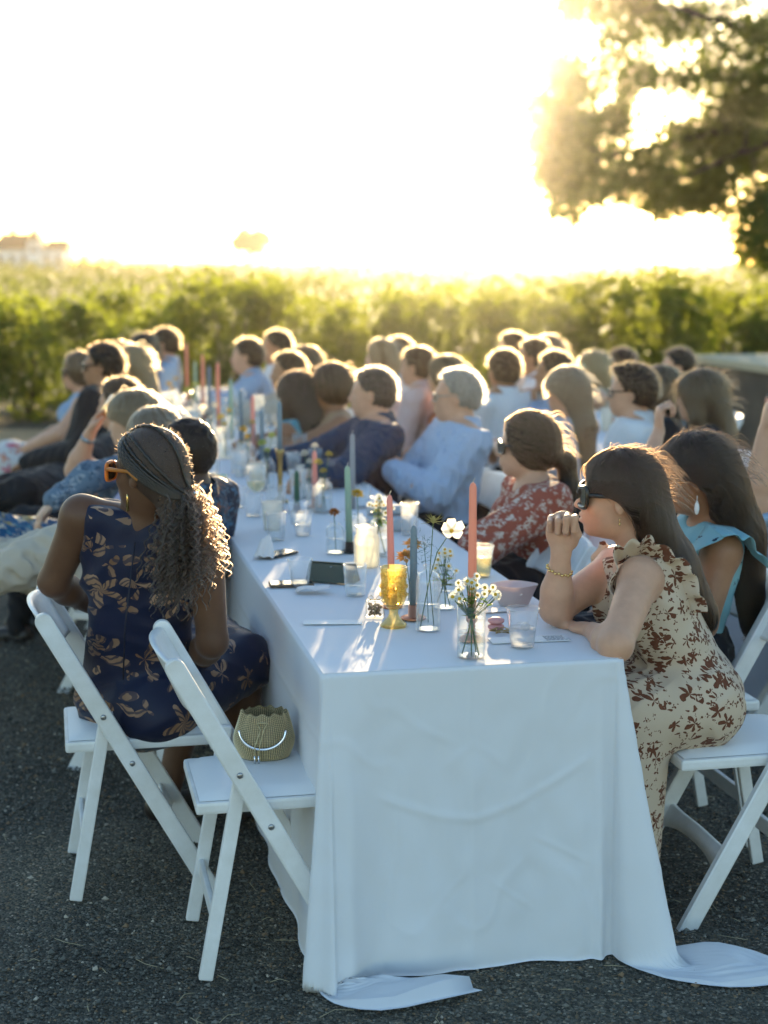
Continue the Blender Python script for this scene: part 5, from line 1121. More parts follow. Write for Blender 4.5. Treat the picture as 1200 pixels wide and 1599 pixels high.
# second table
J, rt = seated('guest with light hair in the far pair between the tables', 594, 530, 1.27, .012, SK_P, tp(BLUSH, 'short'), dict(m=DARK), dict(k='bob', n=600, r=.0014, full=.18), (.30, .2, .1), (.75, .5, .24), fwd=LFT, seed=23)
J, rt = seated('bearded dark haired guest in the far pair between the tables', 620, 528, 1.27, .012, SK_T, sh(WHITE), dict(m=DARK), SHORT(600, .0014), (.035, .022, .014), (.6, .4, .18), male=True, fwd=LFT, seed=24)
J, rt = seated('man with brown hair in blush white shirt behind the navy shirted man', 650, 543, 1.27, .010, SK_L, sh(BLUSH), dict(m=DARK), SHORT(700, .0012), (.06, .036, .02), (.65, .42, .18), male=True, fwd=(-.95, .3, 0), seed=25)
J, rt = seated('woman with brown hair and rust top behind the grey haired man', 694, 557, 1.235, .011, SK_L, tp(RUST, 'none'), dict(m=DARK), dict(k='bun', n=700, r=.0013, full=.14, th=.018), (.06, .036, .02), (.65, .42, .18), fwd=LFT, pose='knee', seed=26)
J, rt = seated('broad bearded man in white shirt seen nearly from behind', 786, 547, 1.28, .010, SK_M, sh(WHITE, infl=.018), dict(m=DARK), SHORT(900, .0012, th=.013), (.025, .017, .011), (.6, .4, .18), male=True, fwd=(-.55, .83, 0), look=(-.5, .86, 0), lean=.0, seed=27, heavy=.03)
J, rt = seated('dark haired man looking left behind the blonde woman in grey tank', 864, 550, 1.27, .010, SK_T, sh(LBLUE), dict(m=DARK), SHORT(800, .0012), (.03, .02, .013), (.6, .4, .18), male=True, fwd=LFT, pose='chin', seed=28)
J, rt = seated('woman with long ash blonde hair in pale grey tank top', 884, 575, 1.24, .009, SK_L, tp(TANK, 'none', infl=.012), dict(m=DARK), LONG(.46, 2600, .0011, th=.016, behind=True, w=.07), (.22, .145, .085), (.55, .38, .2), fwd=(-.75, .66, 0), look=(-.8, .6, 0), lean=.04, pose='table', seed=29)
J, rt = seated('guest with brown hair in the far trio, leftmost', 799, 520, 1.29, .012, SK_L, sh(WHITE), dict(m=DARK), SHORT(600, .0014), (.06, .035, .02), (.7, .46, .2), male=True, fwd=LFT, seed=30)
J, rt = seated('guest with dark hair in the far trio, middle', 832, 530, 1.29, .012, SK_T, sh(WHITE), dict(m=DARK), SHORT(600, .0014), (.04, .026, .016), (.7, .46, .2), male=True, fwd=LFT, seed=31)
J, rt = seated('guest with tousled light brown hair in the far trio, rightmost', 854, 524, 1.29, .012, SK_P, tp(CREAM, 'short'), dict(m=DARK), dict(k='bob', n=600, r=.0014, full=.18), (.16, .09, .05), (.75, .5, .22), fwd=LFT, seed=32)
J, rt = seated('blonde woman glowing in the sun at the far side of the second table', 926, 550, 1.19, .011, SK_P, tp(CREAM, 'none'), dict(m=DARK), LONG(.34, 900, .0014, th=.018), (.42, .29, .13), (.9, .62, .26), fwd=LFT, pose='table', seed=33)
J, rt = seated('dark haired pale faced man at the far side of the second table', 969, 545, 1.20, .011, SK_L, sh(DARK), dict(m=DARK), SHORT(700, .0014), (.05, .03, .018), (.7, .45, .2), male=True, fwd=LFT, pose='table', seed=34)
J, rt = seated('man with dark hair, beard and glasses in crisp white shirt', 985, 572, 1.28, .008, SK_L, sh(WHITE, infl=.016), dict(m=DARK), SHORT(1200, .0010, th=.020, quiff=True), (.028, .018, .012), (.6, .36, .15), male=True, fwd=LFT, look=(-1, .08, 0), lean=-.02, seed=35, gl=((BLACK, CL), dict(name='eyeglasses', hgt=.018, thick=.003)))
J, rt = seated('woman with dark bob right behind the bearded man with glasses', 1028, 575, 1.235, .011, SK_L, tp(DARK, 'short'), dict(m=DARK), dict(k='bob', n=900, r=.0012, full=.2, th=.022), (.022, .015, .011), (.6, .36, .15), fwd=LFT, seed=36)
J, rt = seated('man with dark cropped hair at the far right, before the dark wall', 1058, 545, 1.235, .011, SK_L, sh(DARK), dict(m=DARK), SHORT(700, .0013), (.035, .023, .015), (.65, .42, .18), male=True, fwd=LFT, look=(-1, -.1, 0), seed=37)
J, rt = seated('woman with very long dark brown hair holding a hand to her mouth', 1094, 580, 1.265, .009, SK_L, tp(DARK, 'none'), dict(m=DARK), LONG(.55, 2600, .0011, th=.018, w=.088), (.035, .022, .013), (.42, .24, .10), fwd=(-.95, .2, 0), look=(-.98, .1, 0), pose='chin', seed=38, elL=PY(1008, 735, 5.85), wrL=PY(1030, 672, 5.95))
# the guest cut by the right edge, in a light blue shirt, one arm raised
J = joints(PY(1236, 690, 5.5), (-.9, .3), male=True, pel=V(1.50, 5.62, .56), elL=PY(1178, 790, 5.3), wrL=PY(1196, 672, 5.3), hand=dict(L=dict(d=(.1, 0, 1), nrm=(.8, 0, 0), thumb=(0, -1, 0), curl=(25, 30, 20))))
person('guest in light blue shirt at the right edge, forearm raised', J, .010, SK_L, sh(LBLUE, infl=.018), dict(m=DARK), SHORT(500, .001), (.05, .03, .02), None, 39, .01, GSX); SEATS.append((V(*J['pel'][:2], 0), unit(V(-.9, .3, 0)), 'guest in light blue shirt at the right edge'))
# ---------------------------------------------------------------- chairs
chair(-.30, 3.80, N_, 'empty white chair nearest the camera with a gold bag on its seat')
chair(-.70, 4.28, N_, 'white chair carrying the woman with dark braids')
chair(.936, 4.136, -N_, 'white chair under the woman raising her fist')
chair(.875, 4.62, -N_, 'white chair under the woman in pale blue top')
c_ = FL + N_ * (TW + .12) + U * 1.04; chair(c_[0], c_[1], -N_, 'empty white chair tucked at the table beyond the woman in pale blue')
c_ = FL + N_ * (TW + .12) + U * 1.44; chair(c_[0], c_[1], -N_, 'empty white chair tucked in front of the woman in red floral blouse')
SEAT_LABEL = lambda s: ('white chair under the ' + s)
for p, f, s in SEATS:
    wds = s.split(); chair(p[0] - f[0] * .03, p[1] - f[1] * .03, f, SEAT_LABEL(' '.join(wds[:11]))).location.z = p[2]
chair(1.72, 6.6, V(-1, .2, 0), 'empty white chair with tall back at the right edge, before the dark wall')
# ---------------------------------------------------------------- things on the tables
T0 = TH + .003
tb = lambda px, py: P(px, py, T0)
GLASS = glass('clear glass', tint=(.98, .99, .99), body=.02, edge=.22); PLAST = glass('clear plastic', tint=(.98, .985, .985), body=.05, edge=.26, rough=.12); WATER = glass('water', tint=(.975, .99, .99), body=.01, edge=.05)
AMBER = glass('amber glass', tint=(.985, .91, .62), body=.20, milky=(.86, .70, .34), edge=.25); GREENG = glass('pale green glass', tint=(.80, .92, .80), body=.10)
STEM = mat('green stem', (.10, .16, .04), rough=.5, transl=.2); LEAFG = mat('garden leaf', (.10, .19, .03), rough=.5, transl=.45, transl_col=(.30, .45, .05))
COPPER = mat('copper', (.62, .26, .15), rough=.3, metal=1); BRASS = mat('aged brass', (.42, .30, .12), rough=.35, metal=1); IRON = mat('dark iron', (.05, .04, .035), rough=.5, metal=.6)
def wax(c): return mat('wax %.2f %.2f' % (c[0], c[2]), c, rough=.45, spec=.35, sss=.0, transl=.3, transl_col=c)
PEACH, PINK, SAGE, DUSK, GREY, DGREEN = wax((.72, .36, .25)), wax((.70, .36, .30)), wax((.36, .50, .40)), wax((.22, .30, .36)), wax((.40, .41, .43)), wax((.05, .16, .10))
WICK = mat('wick', (.55, .52, .48), rough=.8)
def candle(p, z0, z1, r, w_, label, group='taper candles along the tables', lean=0.0):
    e = empty('taper_candle', (p[0], p[1], z0), label, 'candle', group); h = z1 - z0
    MB().tube([(0, 0, 0), (lean * .5, 0, h * .5), (lean, 0, h - .012), (lean, 0, h - .003), (lean, 0, h)], [r, r * .92, r * .8, r * .5, r * .12], 14).obj('wax', w_, e)
    MB().tube([(lean, 0, h - .002), (lean + .001, .001, h + .005), (lean + .004, 0, h + .011)], .0011, 6).obj('wick', WICK, e); return e
def holder(p, z1, m, label, rb=.034, rs=.011, group='candle holders along the tables', thin=False):
    e = empty('candle_holder', (p[0], p[1], T0), label, 'candle holder', group); h = z1 - T0
    if h < .06: pr = [(0, 0), (rb, .0), (rb, .004), (rb * .9, .006), (rs + .004, .007), (rs + .003, h), (rs - .001, h)]
    else:
        pr = [(0, 0), (rb, 0), (rb, .006), (rb * .6, .014), (rs * .7, .026)]
        for k in range(1, 8): q = k / 8; pr.append((rs * (.55 + .35 * abs(math.sin(q * 9.4))), .026 + (h - .04) * q))
        pr += [(rs * 1.3, h - .012), (rs + .004, h), (rs - .001, h)]
    MB().lathe(pr, n=20).obj('base', m, e); return e
def vessel(name, p, prof, m, label, cat, group, n=28, wob=None, fill=None, fm=None, thick=.0022, ins=.0025):
    e = empty(name, (p[0], p[1], T0), label, cat, group)
    inner = [(max(r - thick, .0005), max(z, .004)) for r, z in prof[::-1] if r > .001]
    MB().lathe([(0, .0)] + prof + inner + [(0, .004)], n=n, wob=wob).obj('glass', m, e)
    if fill:
        pts = [(r - ins, z) for r, z in prof if z <= fill and r > .003]; rr = np.interp(fill, [z for r, z in prof], [r for r, z in prof]) - ins
        MB().lathe([(0, .005)] + [(r, max(z, .005)) for r, z in pts] + [(rr, fill), (rr * .97, fill - .0015), (0, fill - .0015)], n=n).obj('water' if fm is None else 'drink', fm or WATER, e)
    return e
GV, GD = 'flower vases along the tables', 'drinking glasses along the tables'
def bottle_prof(r, h): return [(r * .93, 0), (r, .004), (r, h * .74), (r * .95, h * .82), (r * .78, h * .89), (r * .55, h * .93), (r * .52, h * .97), (r * .56, h)]
def cyl_prof(r, h, r0=None): r0 = r0 or r; return [(r0 * .95, 0), (r0, .004), (r0 * .5 + r * .5, h * .5), (r, h)]
# flowers
def daisy_mesh():
    mb = MB(); n = 13
    for k in range(n):
        a = 6.283 * k / n + .1 * math.sin(k * 5); d = V(math.cos(a), math.sin(a), 0); s = V(-d[1], d[0], 0); L = .0105 * (1 + .12 * math.sin(k * 7))
        mb.add([d * .003, d * L * .6 + s * .0021 + V(0, 0, .0012), d * L + V(0, 0, -.0004), d * L * .6 - s * .0021 + V(0, 0, .0008)], [(0, 1, 2, 3)])
    return mb.mesh('petals', False), MB().lathe([(0, .0032), (.0026, .0026), (.0042, .0005), (.0036, -.001), (0, -.0012)], n=10).mesh('flower_centre')
DPET, DCEN = daisy_mesh(); PETM = mat('white petal', (.78, .78, .72), rough=.6, transl=.4); YEL = mat('daisy yellow', (.62, .38, .03), rough=.7, bmp=(900, .5, .001)); DPET.materials.append(PETM); DCEN.materials.append(YEL)
def place(me, name, par, loc, nrm, s=1.0):
    o = bpy.data.objects.new(name, me); COL.objects.link(o); o.parent = par; o.location = tuple(loc); o.rotation_euler = Vector(nrm).to_track_quat('Z', 'Y').to_euler(); o.rotation_euler.rotate_axis('Z', random.uniform(0, 6)); o.scale = (s, s, s); return o
def leaflets(mb, p, d, n, L, r):
    for k in range(n):
        a = r.uniform(0, 6.28); q = unit(V(d) + V(math.cos(a), math.sin(a), r.uniform(-.3, .4)) * 1.1); s = unit(np.cross(q, V(.2, .3, .9))); u_ = np.cross(q, s)
        for o, l in ((-.5, .7), (0, 1), (.5, .7)):
            e = unit(q + s * o); w_ = unit(np.cross(e, u_)) * L * l * .22; b = V(p) + e * .002; mb.add([b, b + e * L * l * .5 + w_, b + e * L * l, b + e * L * l * .5 - w_], [(0, 1, 2, 3)])
def daisies(p, z0, cz, spread, n, label, seed, hgt=.045, nst=6):
    r = random.Random(seed); e = empty('daisy_bunch', (p[0], p[1], T0), label, 'flowers', 'flowers in the vases'); lf = MB()
    for k in range(n):
        a = r.uniform(0, 6.28); q = r.random() ** .6; t_ = V(math.cos(a) * spread * q + .004, math.sin(a) * spread * q * .7, cz + hgt * (.5 - q * q) + r.uniform(-.012, .012)); nr = unit(V(t_[0] * 8 + r.uniform(-.3, .3), t_[1] * 8 - .75, .55 + r.uniform(-.3, .3)))
        fl = place(DPET, 'flower_head', e, t_, nr, r.uniform(.85, 1.15)); place(DCEN, 'flower_centre', fl, (0, 0, 0), (0, 0, 1)); b = V(0, 0, cz - .07) + V(r.uniform(-.008, .008), r.uniform(-.008, .008), 0)
        MB().tube([t_ - V(0, 0, .001), t_ * .5 + b * .5 + V(0, 0, -.004), b], .0009, 5).obj('stem', STEM, e)
        if r.random() < .5: leaflets(lf, t_ * .6 + b * .4, V(t_[0], t_[1] - .02, .02), 2, .018, r)
    for k in range(nst): a = r.uniform(0, 6.28); MB().tube([(0, 0, cz - .062), (.006 * math.cos(a), .006 * math.sin(a), cz * .4), (.022 * math.cos(a), .022 * math.sin(a), .008)], .0016, 6).obj('stem', STEM, e)
    for k in range(9): leaflets(lf, (r.uniform(-.015, .015), r.uniform(-.02, .0), cz - .05 + r.uniform(-.02, .02)), (r.uniform(-1, 1), -.6, .1), 2, .026, r)
    tag(lf.obj('leaf', LEAFG, e, False), kind='stuff'); return e
def ball_flower(p, zs, col, label, size=.03, seed=0, vase_r=.02, dx=()):
    r = random.Random(seed); e = empty('garden_flower', (p[0], p[1], T0), label, 'flowers', 'flowers in the vases'); m = mat('petal %.2f %.2f' % (col[0], col[1]), col, rough=.6, transl=.35)
    for (x, y, z), s in zip(dx, zs):
        MB().tube([(-x * .4, -y * .3, .01), (x * .3, y * .3, z * .6), (x, y, z)], .0014, 6).obj('stem', STEM, e); mb = MB()
        for ring in range(4):
            n = (9, 11, 10, 6)[ring]
            for k in range(n):
                a = 6.283 * k / n + ring * .4 + r.uniform(-.15, .15); d = V(math.cos(a), math.sin(a), 0); sd = V(-d[1], d[0], 0); el = (.0, .45, .95, 1.35)[ring]; dd = d * math.cos(el) + V(0, 0, math.sin(el)); L = s * (1, .9, .75, .55)[ring] * r.uniform(.85, 1.1); w_ = sd * s * .22
                mb.add([dd * s * .1, dd * L * .55 + w_ + V(0, 0, s * .05), dd * L + V(0, 0, -s * .04), dd * L * .55 - w_ + V(0, 0, s * .02)], [(0, 1, 2, 3)])
        fo = mb.obj('flower_head', m, e, False); fo.location = (x, y, z); fo.rotation_euler = (r.uniform(.2, .7), r.uniform(-.3, .3), 0)
    return e
# --- the near group
p = tb(736, 1026); vessel('flower_vase', p, cyl_prof(.0345, .128), GLASS, 'clear cylinder vase half full of water holding white daisies, nearest the camera', 'vase', GV, fill=.062)
daisies(p, 0, .165, .062, 32, 'bunch of small white daisies in the nearest clear vase', 3)
p = tb(669, 984); vessel('flower_vase', p, [(.030, 0), (.032, .004), (.032, .125), (.030, .140), (.024, .150), (.0135, .156), (.0125, .165), (.014, .170)], GLASS, 'clear round shouldered bottle vase with cosmos and seed heads', 'vase', GV, fill=.07)
def cosmos(p):
    e = empty('garden_flower', (p[0], p[1], T0), 'pale cream cosmos on a long stem in the bottle vase', 'flowers', 'flowers in the vases'); top = V(.058, -.01, .262)
    MB().tube([(-.02, 0, .01), (.002, 0, .13), (.022, -.004, .205), top], [.0016, .0014, .0012, .001], 6).obj('stem', STEM, e)
    for a, L in ((-.6, .030), (.5, .034), (1.6, .032), (2.7, .026), (3.9, .024)):
        d = V(math.cos(a), -.25, math.sin(a) * .9); s = unit(np.cross(d, V(0, 1, 0))); v = []
        for i in range(5):
            q = i / 4
            for j in (-1, 0, 1): v.append(d * L * q + s * j * .013 * math.sin(math.pi * (.12 + .62 * q)) + V(0, -.004 * q + .003 * j * j, .004 * q * q))
        o = MB().add(v, [(i * 3 + j, i * 3 + j + 1, i * 3 + j + 4, i * 3 + j + 3) for i in range(4) for j in range(2)]).obj('petal', PETM, e); o.location = tuple(top)
    place(DCEN, 'flower_centre', e, top + V(0, -.004, 0), (0, -1, .2), 1.3)
def seedhead(p):
    e = empty('garden_flower', (p[0], p[1], T0), 'spiky dried love in a mist seed head on a thin stem', 'flowers', 'flowers in the vases'); top = V(.012, .004, .285); MB().tube([(.015, .01, .01), (.003, 0, .14), (.008, 0, .22), top], .0012, 6).obj('stem', STEM, e); mb = MB(); r = random.Random(4)
    for k in range(26):
        a = r.uniform(0, 6.28); z = r.uniform(-.5, 1.0); d = unit(V(math.cos(a), math.sin(a), z)); L = r.uniform(.016, .036); mb.tube([top + d * .003, top + d * L * .6, top + d * L + V(0, 0, .004)], [.0007, .0006, .0003], 4)
    mb.lathe([(0, -.008), (.006, -.003), (.006, .005), (.002, .012), (0, .013)], top, 10); mb.obj('seed_head', mat('dry seed head', (.34, .33, .12), rough=.7, transl=.3), e); f2 = MB()
    for k in range(60):
        q = V(-.012, -.004, .215) + V(r.gauss(0, .014), r.gauss(0, .01), r.gauss(0, .02)); d = unit(V(r.gauss(0, 1), r.gauss(0, 1), r.gauss(.6, .6))); f2.tube([q, q + d * .014], [.0006, .0003], 4)
    f2.tube([(.0, .0, .02), (-.004, 0, .14), (-.012, -.004, .23)], .0011, 5); f2.obj('feathery_leaf', mat('blue green fern', (.10, .17, .14), rough=.6), e)
cosmos(p); seedhead(p)
p = tb(646, 966); holder(p, T0 + .038, COPPER, 'low copper candle holder with round foot under the blue grey taper'); candle(p, T0 + .03, T0 + .252, .0108, DUSK, 'blue grey taper candle in a copper holder beside the bottle vase')
p = tb(737, 1000); holder(p, T0 + .062, COPPER, 'copper candle holder behind the nearest daisies', .034); candle(p, T0 + .05, T0 + .40, .0115, PEACH, 'tall peach taper candle standing behind the nearest daisies')
p = tb(612, 948); holder(p, T0 + .05, COPPER, 'copper candle holder behind the amber goblet', .03); candle(p, T0 + .04, T0 + .312, .010, PINK, 'pink taper candle standing behind the amber goblet', lean=-.006)
def goblet(p):
    e = empty('goblet', (p[0], p[1], T0), 'embossed amber glass goblet glowing in the sun', 'goblet'); w_ = lambda r, z, a: r * (1 + .035 * math.sin(a * 12) * (z > .068) * (z < .13) + .02 * math.sin(a * 8) * (z < .02))
    pr = [(0, 0), (.034, 0), (.0345, .005), (.026, .014), (.015, .026), (.0115, .036), (.0125, .044), (.018, .050), (.028, .062), (.0325, .078), (.033, .118), (.0315, .122), (.0325, .127), (.034, .150), (.0355, .158), (.0335, .158), (.031, .14), (.030, .08), (.02, .060), (0, .056)]
    MB().lathe(pr, n=48, wob=w_).obj('glass', AMBER, e); b = MB(); r = random.Random(2)
    for k in range(26):
        a = k / 26 * 6.283; b.tube([V(.0325 * math.cos(a), .0325 * math.sin(a), .128 + .008 * abs(math.sin(a * 6.5))), V(.0335 * math.cos(a + .12), .0335 * math.sin(a + .12), .140)], .0022, 5)
        z = .085 + .022 * (k % 2); b.lathe([(0, -.006), (.006, -.003), (.006, .003), (0, .006)], (.0325 * math.cos(a), .0325 * math.sin(a), z), 6)
    b.obj('embossing', AMBER, e)
goblet(tb(615, 978))
ICE = glass('ice water', tint=(.98, .985, .99), body=.10, rough=.2, milky=(.95, .96, .96), edge=.1)
def cup(px, py, rt, h, label, m=None, fill=None, fm=None, rb=.72, group='clear plastic cups', name='plastic_cup'):
    p = tb(px, py); pr = [(rt * rb * .95, 0), (rt * rb, .003), (rt * (rb * .1 + .9) * .985, h * .88), (rt * .99, h * .9), (rt, h * .96), (rt * 1.04, h * .975), (rt * 1.04, h)]
    return vessel(name, p, pr, m or PLAST, label, 'cup', group, fill=fill, fm=fm, thick=.0012, ins=.002), p
e, p = cup(816, 1010, .0405, .098, 'clear plastic cup with ice and cloudy drink on the menu card', fill=.050, fm=ICE); r = random.Random(6)
for k in range(7): MB().box((r.uniform(-.016, .016), r.uniform(-.016, .016), .046 + r.uniform(-.004, .01)), (.016, .014, .012), np.array(Matrix.Rotation(r.uniform(0, 3), 3, 'X') @ Matrix.Rotation(r.uniform(0, 3), 3, 'Z')), .003).obj('ice_cube', ICE, e)
cup(469, 916, .036, .082, 'clear plastic cup beside the green glasses case and napkin', fill=.02, fm=WATER); cup(473, 836, .036, .082, 'nearer of two clear plastic cups side by side by the green taper', fill=.04, fm=ICE); cup(466, 818, .036, .082, 'farther of two clear plastic cups side by side by the green taper', fill=.03, fm=WATER)
cup(753, 900, .036, .095, 'clear plastic cup of pale gold drink behind the peach taper', fill=.06, fm=glass('pale gold drink', tint=(.95, .88, .62), body=.2, milky=(.95, .85, .5)))
cup(372, 792, .036, .08, 'clear plastic cup between the green tumbler and the wine glass', fill=.03); cup(395, 806, .036, .08, 'clear plastic cup right in front of the wine glass'); cup(428, 800, .034, .08, 'clear plastic cup behind the tall brass candlestick foot'); cup(352, 815, .036, .08, 'clear plastic cup by the shoulder of the man with shaved head')
p = tb(555, 930); rb_ = lambda r, z, a: r * (1 + .022 * math.sin(a * 22) * (z > .012) * (z < .082)); vessel('tumbler', p, [(.026, 0), (.028, .005), (.031, .05), (.0345, .092)], GLASS, 'ribbed clear glass tumbler left of the amber goblet', 'glass', GD, n=88, wob=rb_, fill=.03)
p = tb(343, 778); vessel('tumbler', p, cyl_prof(.034, .095), GREENG, 'pale green straight tumbler near the head of the shaved man', 'glass', GD, fill=.03)
FROST_GLOW = glass('frosted glass with sun glow', tint=(.97, .97, .95), body=.5, milky=(.97, .94, .86), edge=.2, rough=.2)  # sunlit brightness of jar and tumblers is put into the milky colour
p = tb(573, 884); vessel('glass_jar', p, [(.036, 0), (.040, .006), (.040, .09), (.036, .1), (.033, .105), (.034, .108), (.033, .112), (.0345, .116), (.033, .12), (.034, .128)], FROST_GLOW, 'bright sunlit preserving jar behind the ribbed tumbler', 'jar', GV, fill=.07)
p = tb(592, 868); vessel('flower_vase', p, bottle_prof(.031, .13), GLASS, 'clear bottle vase with daisies behind the pink taper', 'vase', GV, fill=.06); daisies(p, 0, .165, .045, 18, 'bunch of white daisies behind the pink taper', 7, nst=4)
p = tb(524, 864); vessel('flower_vase', p, bottle_prof(.031, .10), GLASS, 'small clear bottle vase with a rust flower left of the green taper', 'vase', GV, fill=.05); ball_flower(p, (.022,), (.40, .13, .02), 'small rust marigold in the bottle vase left of the green taper', seed=2, dx=((-.004, 0, .135),))
p = tb(560, 852); vessel('flower_vase', p, bottle_prof(.029, .11), GLASS, 'clear bottle vase right behind the green taper', 'vase', GV, fill=.05); ball_flower(p, (.027,), (.62, .40, .05), 'round golden yellow flower behind the green taper', seed=3, dx=((-.004, 0, .175),))
p = tb(640, 944); vessel('flower_vase', p, bottle_prof(.028, .11), GLASS, 'clear bottle vase with bronze dahlias behind the amber goblet', 'vase', GV, fill=.05); ball_flower(p, (.034, .030), (.55, .30, .09), 'two bronze dahlias between the amber goblet and bottle vase', seed=4, dx=((-.012, -.01, .135), (.008, .02, .165)))
p = tb(694, 950); vessel('flower_vase', p, bottle_prof(.032, .12), GLASS, 'clear bottle vase with small daisies right behind the cosmos bottle', 'vase', GV, fill=.05); daisies(p, 0, .135, .04, 13, 'loose small daisies behind the cosmos bottle', 9, nst=3)
p = tb(546, 862); holder(p, T0 + .035, IRON, 'dark iron candle holder under the sage green taper', .03); candle(p, T0 + .028, T0 + .285, .0115, SAGE, 'sage green taper candle in a dark holder, left of the bright jar', lean=-.006)
p = tb(551, 812); holder(p, T0 + .05, GLASS, 'glass candle holder under the pale grey taper', .03); candle(p, T0 + .04, T0 + .32, .011, GREY, 'pale grey taper candle before the navy shirted man')
p = tb(438, 784); holder(p, T0 + .21, BRASS, 'tall turned brass candlestick right of the wine glass', .034, .013); candle(p, T0 + .2, T0 + .40, .0105, DUSK, 'blue grey taper candle on the tall brass candlestick')
def wineglass(px, py, label, h=.185, group='wine glasses along the tables', full=.0):
    p = tb(px, py); e = empty('wine_glass', (p[0], p[1], T0), label, 'wine glass', group); k = h / .185
    MB().lathe([(0, 0), (.033, 0), (.033, .002), (.012, .006), (.0045, .012), (.0038, .06), (.005, .082), (.018, .092), (.031, .108), (.0375, .130), (.037, .155), (.0335, .185), (.0325, .185), (.036, .155), (.0363, .131), (.030, .110), (.017, .0945), (0, .087)], n=28).obj('glass', GLASS, e)
    if full: MB().lathe([(0, .089), (.0165, .096), (.0290, .1105), (.0345, .126), (0, .126)], n=24).obj('wine', glass('white wine', tint=(.95, .92, .75), body=.1, milky=(.95, .92, .8)), e)
    e.scale = (k, k, k)
wineglass(401, 806, 'stemmed wine glass with pale wine on the table left of the brass candlestick', .19, full=1)
BOAT = mat('pale pink paper', (.72, .62, .62), rough=.7, transl=.25)
def bowl(px, py, label, r=.05, h=.058, sq=1.25, m=BOAT):
    p = tb(px, py); e = empty('paper_bowl', (p[0], p[1], T0), label, 'bowl', 'paper food bowls'); mb = MB()
    mb.lathe([(0, 0), (r * .62, 0), (r * .66, .002), (r * 1.0, h), (r * 1.01, h), (r * .97, h - .002), (r * .64, .004), (0, .004)], n=32, wob=lambda rr, z, a: rr * (1 + .06 * math.cos(4 * a) * z / h)); o = mb.obj('bowl', m, e); o.scale = (sq, 1, 1)
    mb = MB(); rr = random.Random(3)
    for k in range(3): q = V(rr.uniform(-.03, .03), rr.uniform(-.02, .02), h * .55); mb.box(q, (.05, .035, .004), np.array(Matrix.Rotation(rr.uniform(-.5, .9), 3, 'Y') @ Matrix.Rotation(rr.uniform(0, 3), 3, 'Z')), .0015)
    mb.obj('crumpled_napkin', mat('napkin paper', (.74, .70, .68), rough=.85), e)
bowl(803, 944, 'pale pink paper bowl with a folded napkin near the raised elbow'); 
p = tb(607, 826); bx = empty('takeaway_box', (p[0], p[1], T0), 'pale grey takeaway box behind the daisies and pink taper', 'box'); gm = mat('grey pulp board', (.46, .47, .49), rough=.8)
MB().box((0, 0, .022), (.16, .13, .044), None, .012).obj('tray', gm, bx); MB().box((0, .05, .062), (.16, .05, .034), None, .012).obj('lid', gm, bx)
PAPER = mat('card paper', (.78, .78, .77), rough=.8); INK = mat('ink', (.18, .18, .2), rough=.8)
def card(px, py, w_, d_, rot, label, lines=0, kx=0.0):
    p = tb(px, py); e = empty('menu_card', (p[0], p[1], T0), label, 'card', 'printed cards on the table'); e.rotation_euler = (0, 0, rot); MB().box((0, 0, .0012), (w_, d_, .0012)).obj('paper', PAPER, e, False)
    if lines:
        mb = MB(); r = random.Random(lines)
        for k in range(lines):
            y = d_ * (.36 - .72 * k / max(lines - 1, 1)); x = kx - w_ * .12
            while x < kx + w_ * .13 * (1 + .3 * math.sin(k * 3)): L = r.uniform(.004, .011); mb.box((x + L / 2, y, .0021), (L, .0016, .0004)); x += L + .0025
        mb.obj('printed_lines', INK, e, False)
card(826, 999, .20, .062, .17, 'white printed menu card under the plastic cup beside the raised elbow', 8, .065); card(520, 972, .155, .05, .02, 'blank side of a white card on the cloth left of the amber goblet'); card(775, 953, .10, .05, .3, 'small white card tucked under the pink paper bowl')
def favour(p):
    e = empty('favour_box', (p[0], p[1], T0), 'tiny clear favour box of nuts tied with twine beside the amber goblet', 'box'); MB().box((0, 0, .0215), (.046, .034, .042), None, .001).obj('box', PLAST, e, False); mb = MB(); r = random.Random(1)
    for k in range(46): mb.lathe([(0, -.005), (.004, -.002), (.004, .002), (0, .005)], (r.uniform(-.017, .017), r.uniform(-.012, .012), r.uniform(.006, .033)), 6)
    tag(mb.obj('nuts', mat('roast nuts', (.22, .13, .06), rough=.6), e), kind='stuff'); tw = MB()
    for a in ((.024, 0), (0, .018)): tw.tube([(-a[0], -a[1], .001), (-a[0], -a[1], .0435), (0, 0, .0445), (a[0], a[1], .0435), (a[0], a[1], .001)], .0009, 5)
    for s in (-1, 1): tw.tube([(0, 0, .044), (s * .010, .004, .056), (s * .019, 0, .050), (s * .010, -.004, .046), (0, 0, .044)], .0009, 5); tw.tube([(0, 0, .044), (s * .012, -.008, .048), (s * .022, -.012, .040)], .0009, 5)
    tw.obj('twine', mat('jute twine', (.45, .36, .2), rough=.9), e)
favour(tb(586, 962))
p = tb(775, 982); e = empty('macaron', (p[0], p[1], T0), 'pink macaron half hidden behind the nearest daisies', 'biscuit'); MM = mat('pink meringue', (.62, .30, .30), rough=.7)
for z in (.0, .016): MB().lathe([(0, z), (.018, z), (.0215, z + .004), (.021, z + .009), (.012, z + .014), (0, z + .0145)], n=20).obj('shell', MM, e)
p = tb(783, 988); e = empty('wire_star', (p[0], p[1], T0), 'small brass wire star lying by the plastic cup', 'ornament'); mb = MB(); pts = [V(.030 * (1 if k % 2 == 0 else .42) * math.cos(k * .628 + .4), .030 * (1 if k % 2 == 0 else .42) * math.sin(k * .628 + .4), .004 + .008 * (k % 2)) for k in range(10)]; mb.tube(pts + [pts[0]], .0013, 6); mb.tube([pts[0], pts[4], pts[8], pts[2], pts[6], pts[0]], .0011, 6); mb.obj('wire', BRASS, e)
NAP = mat('napkin paper', (.74, .70, .68), rough=.85)
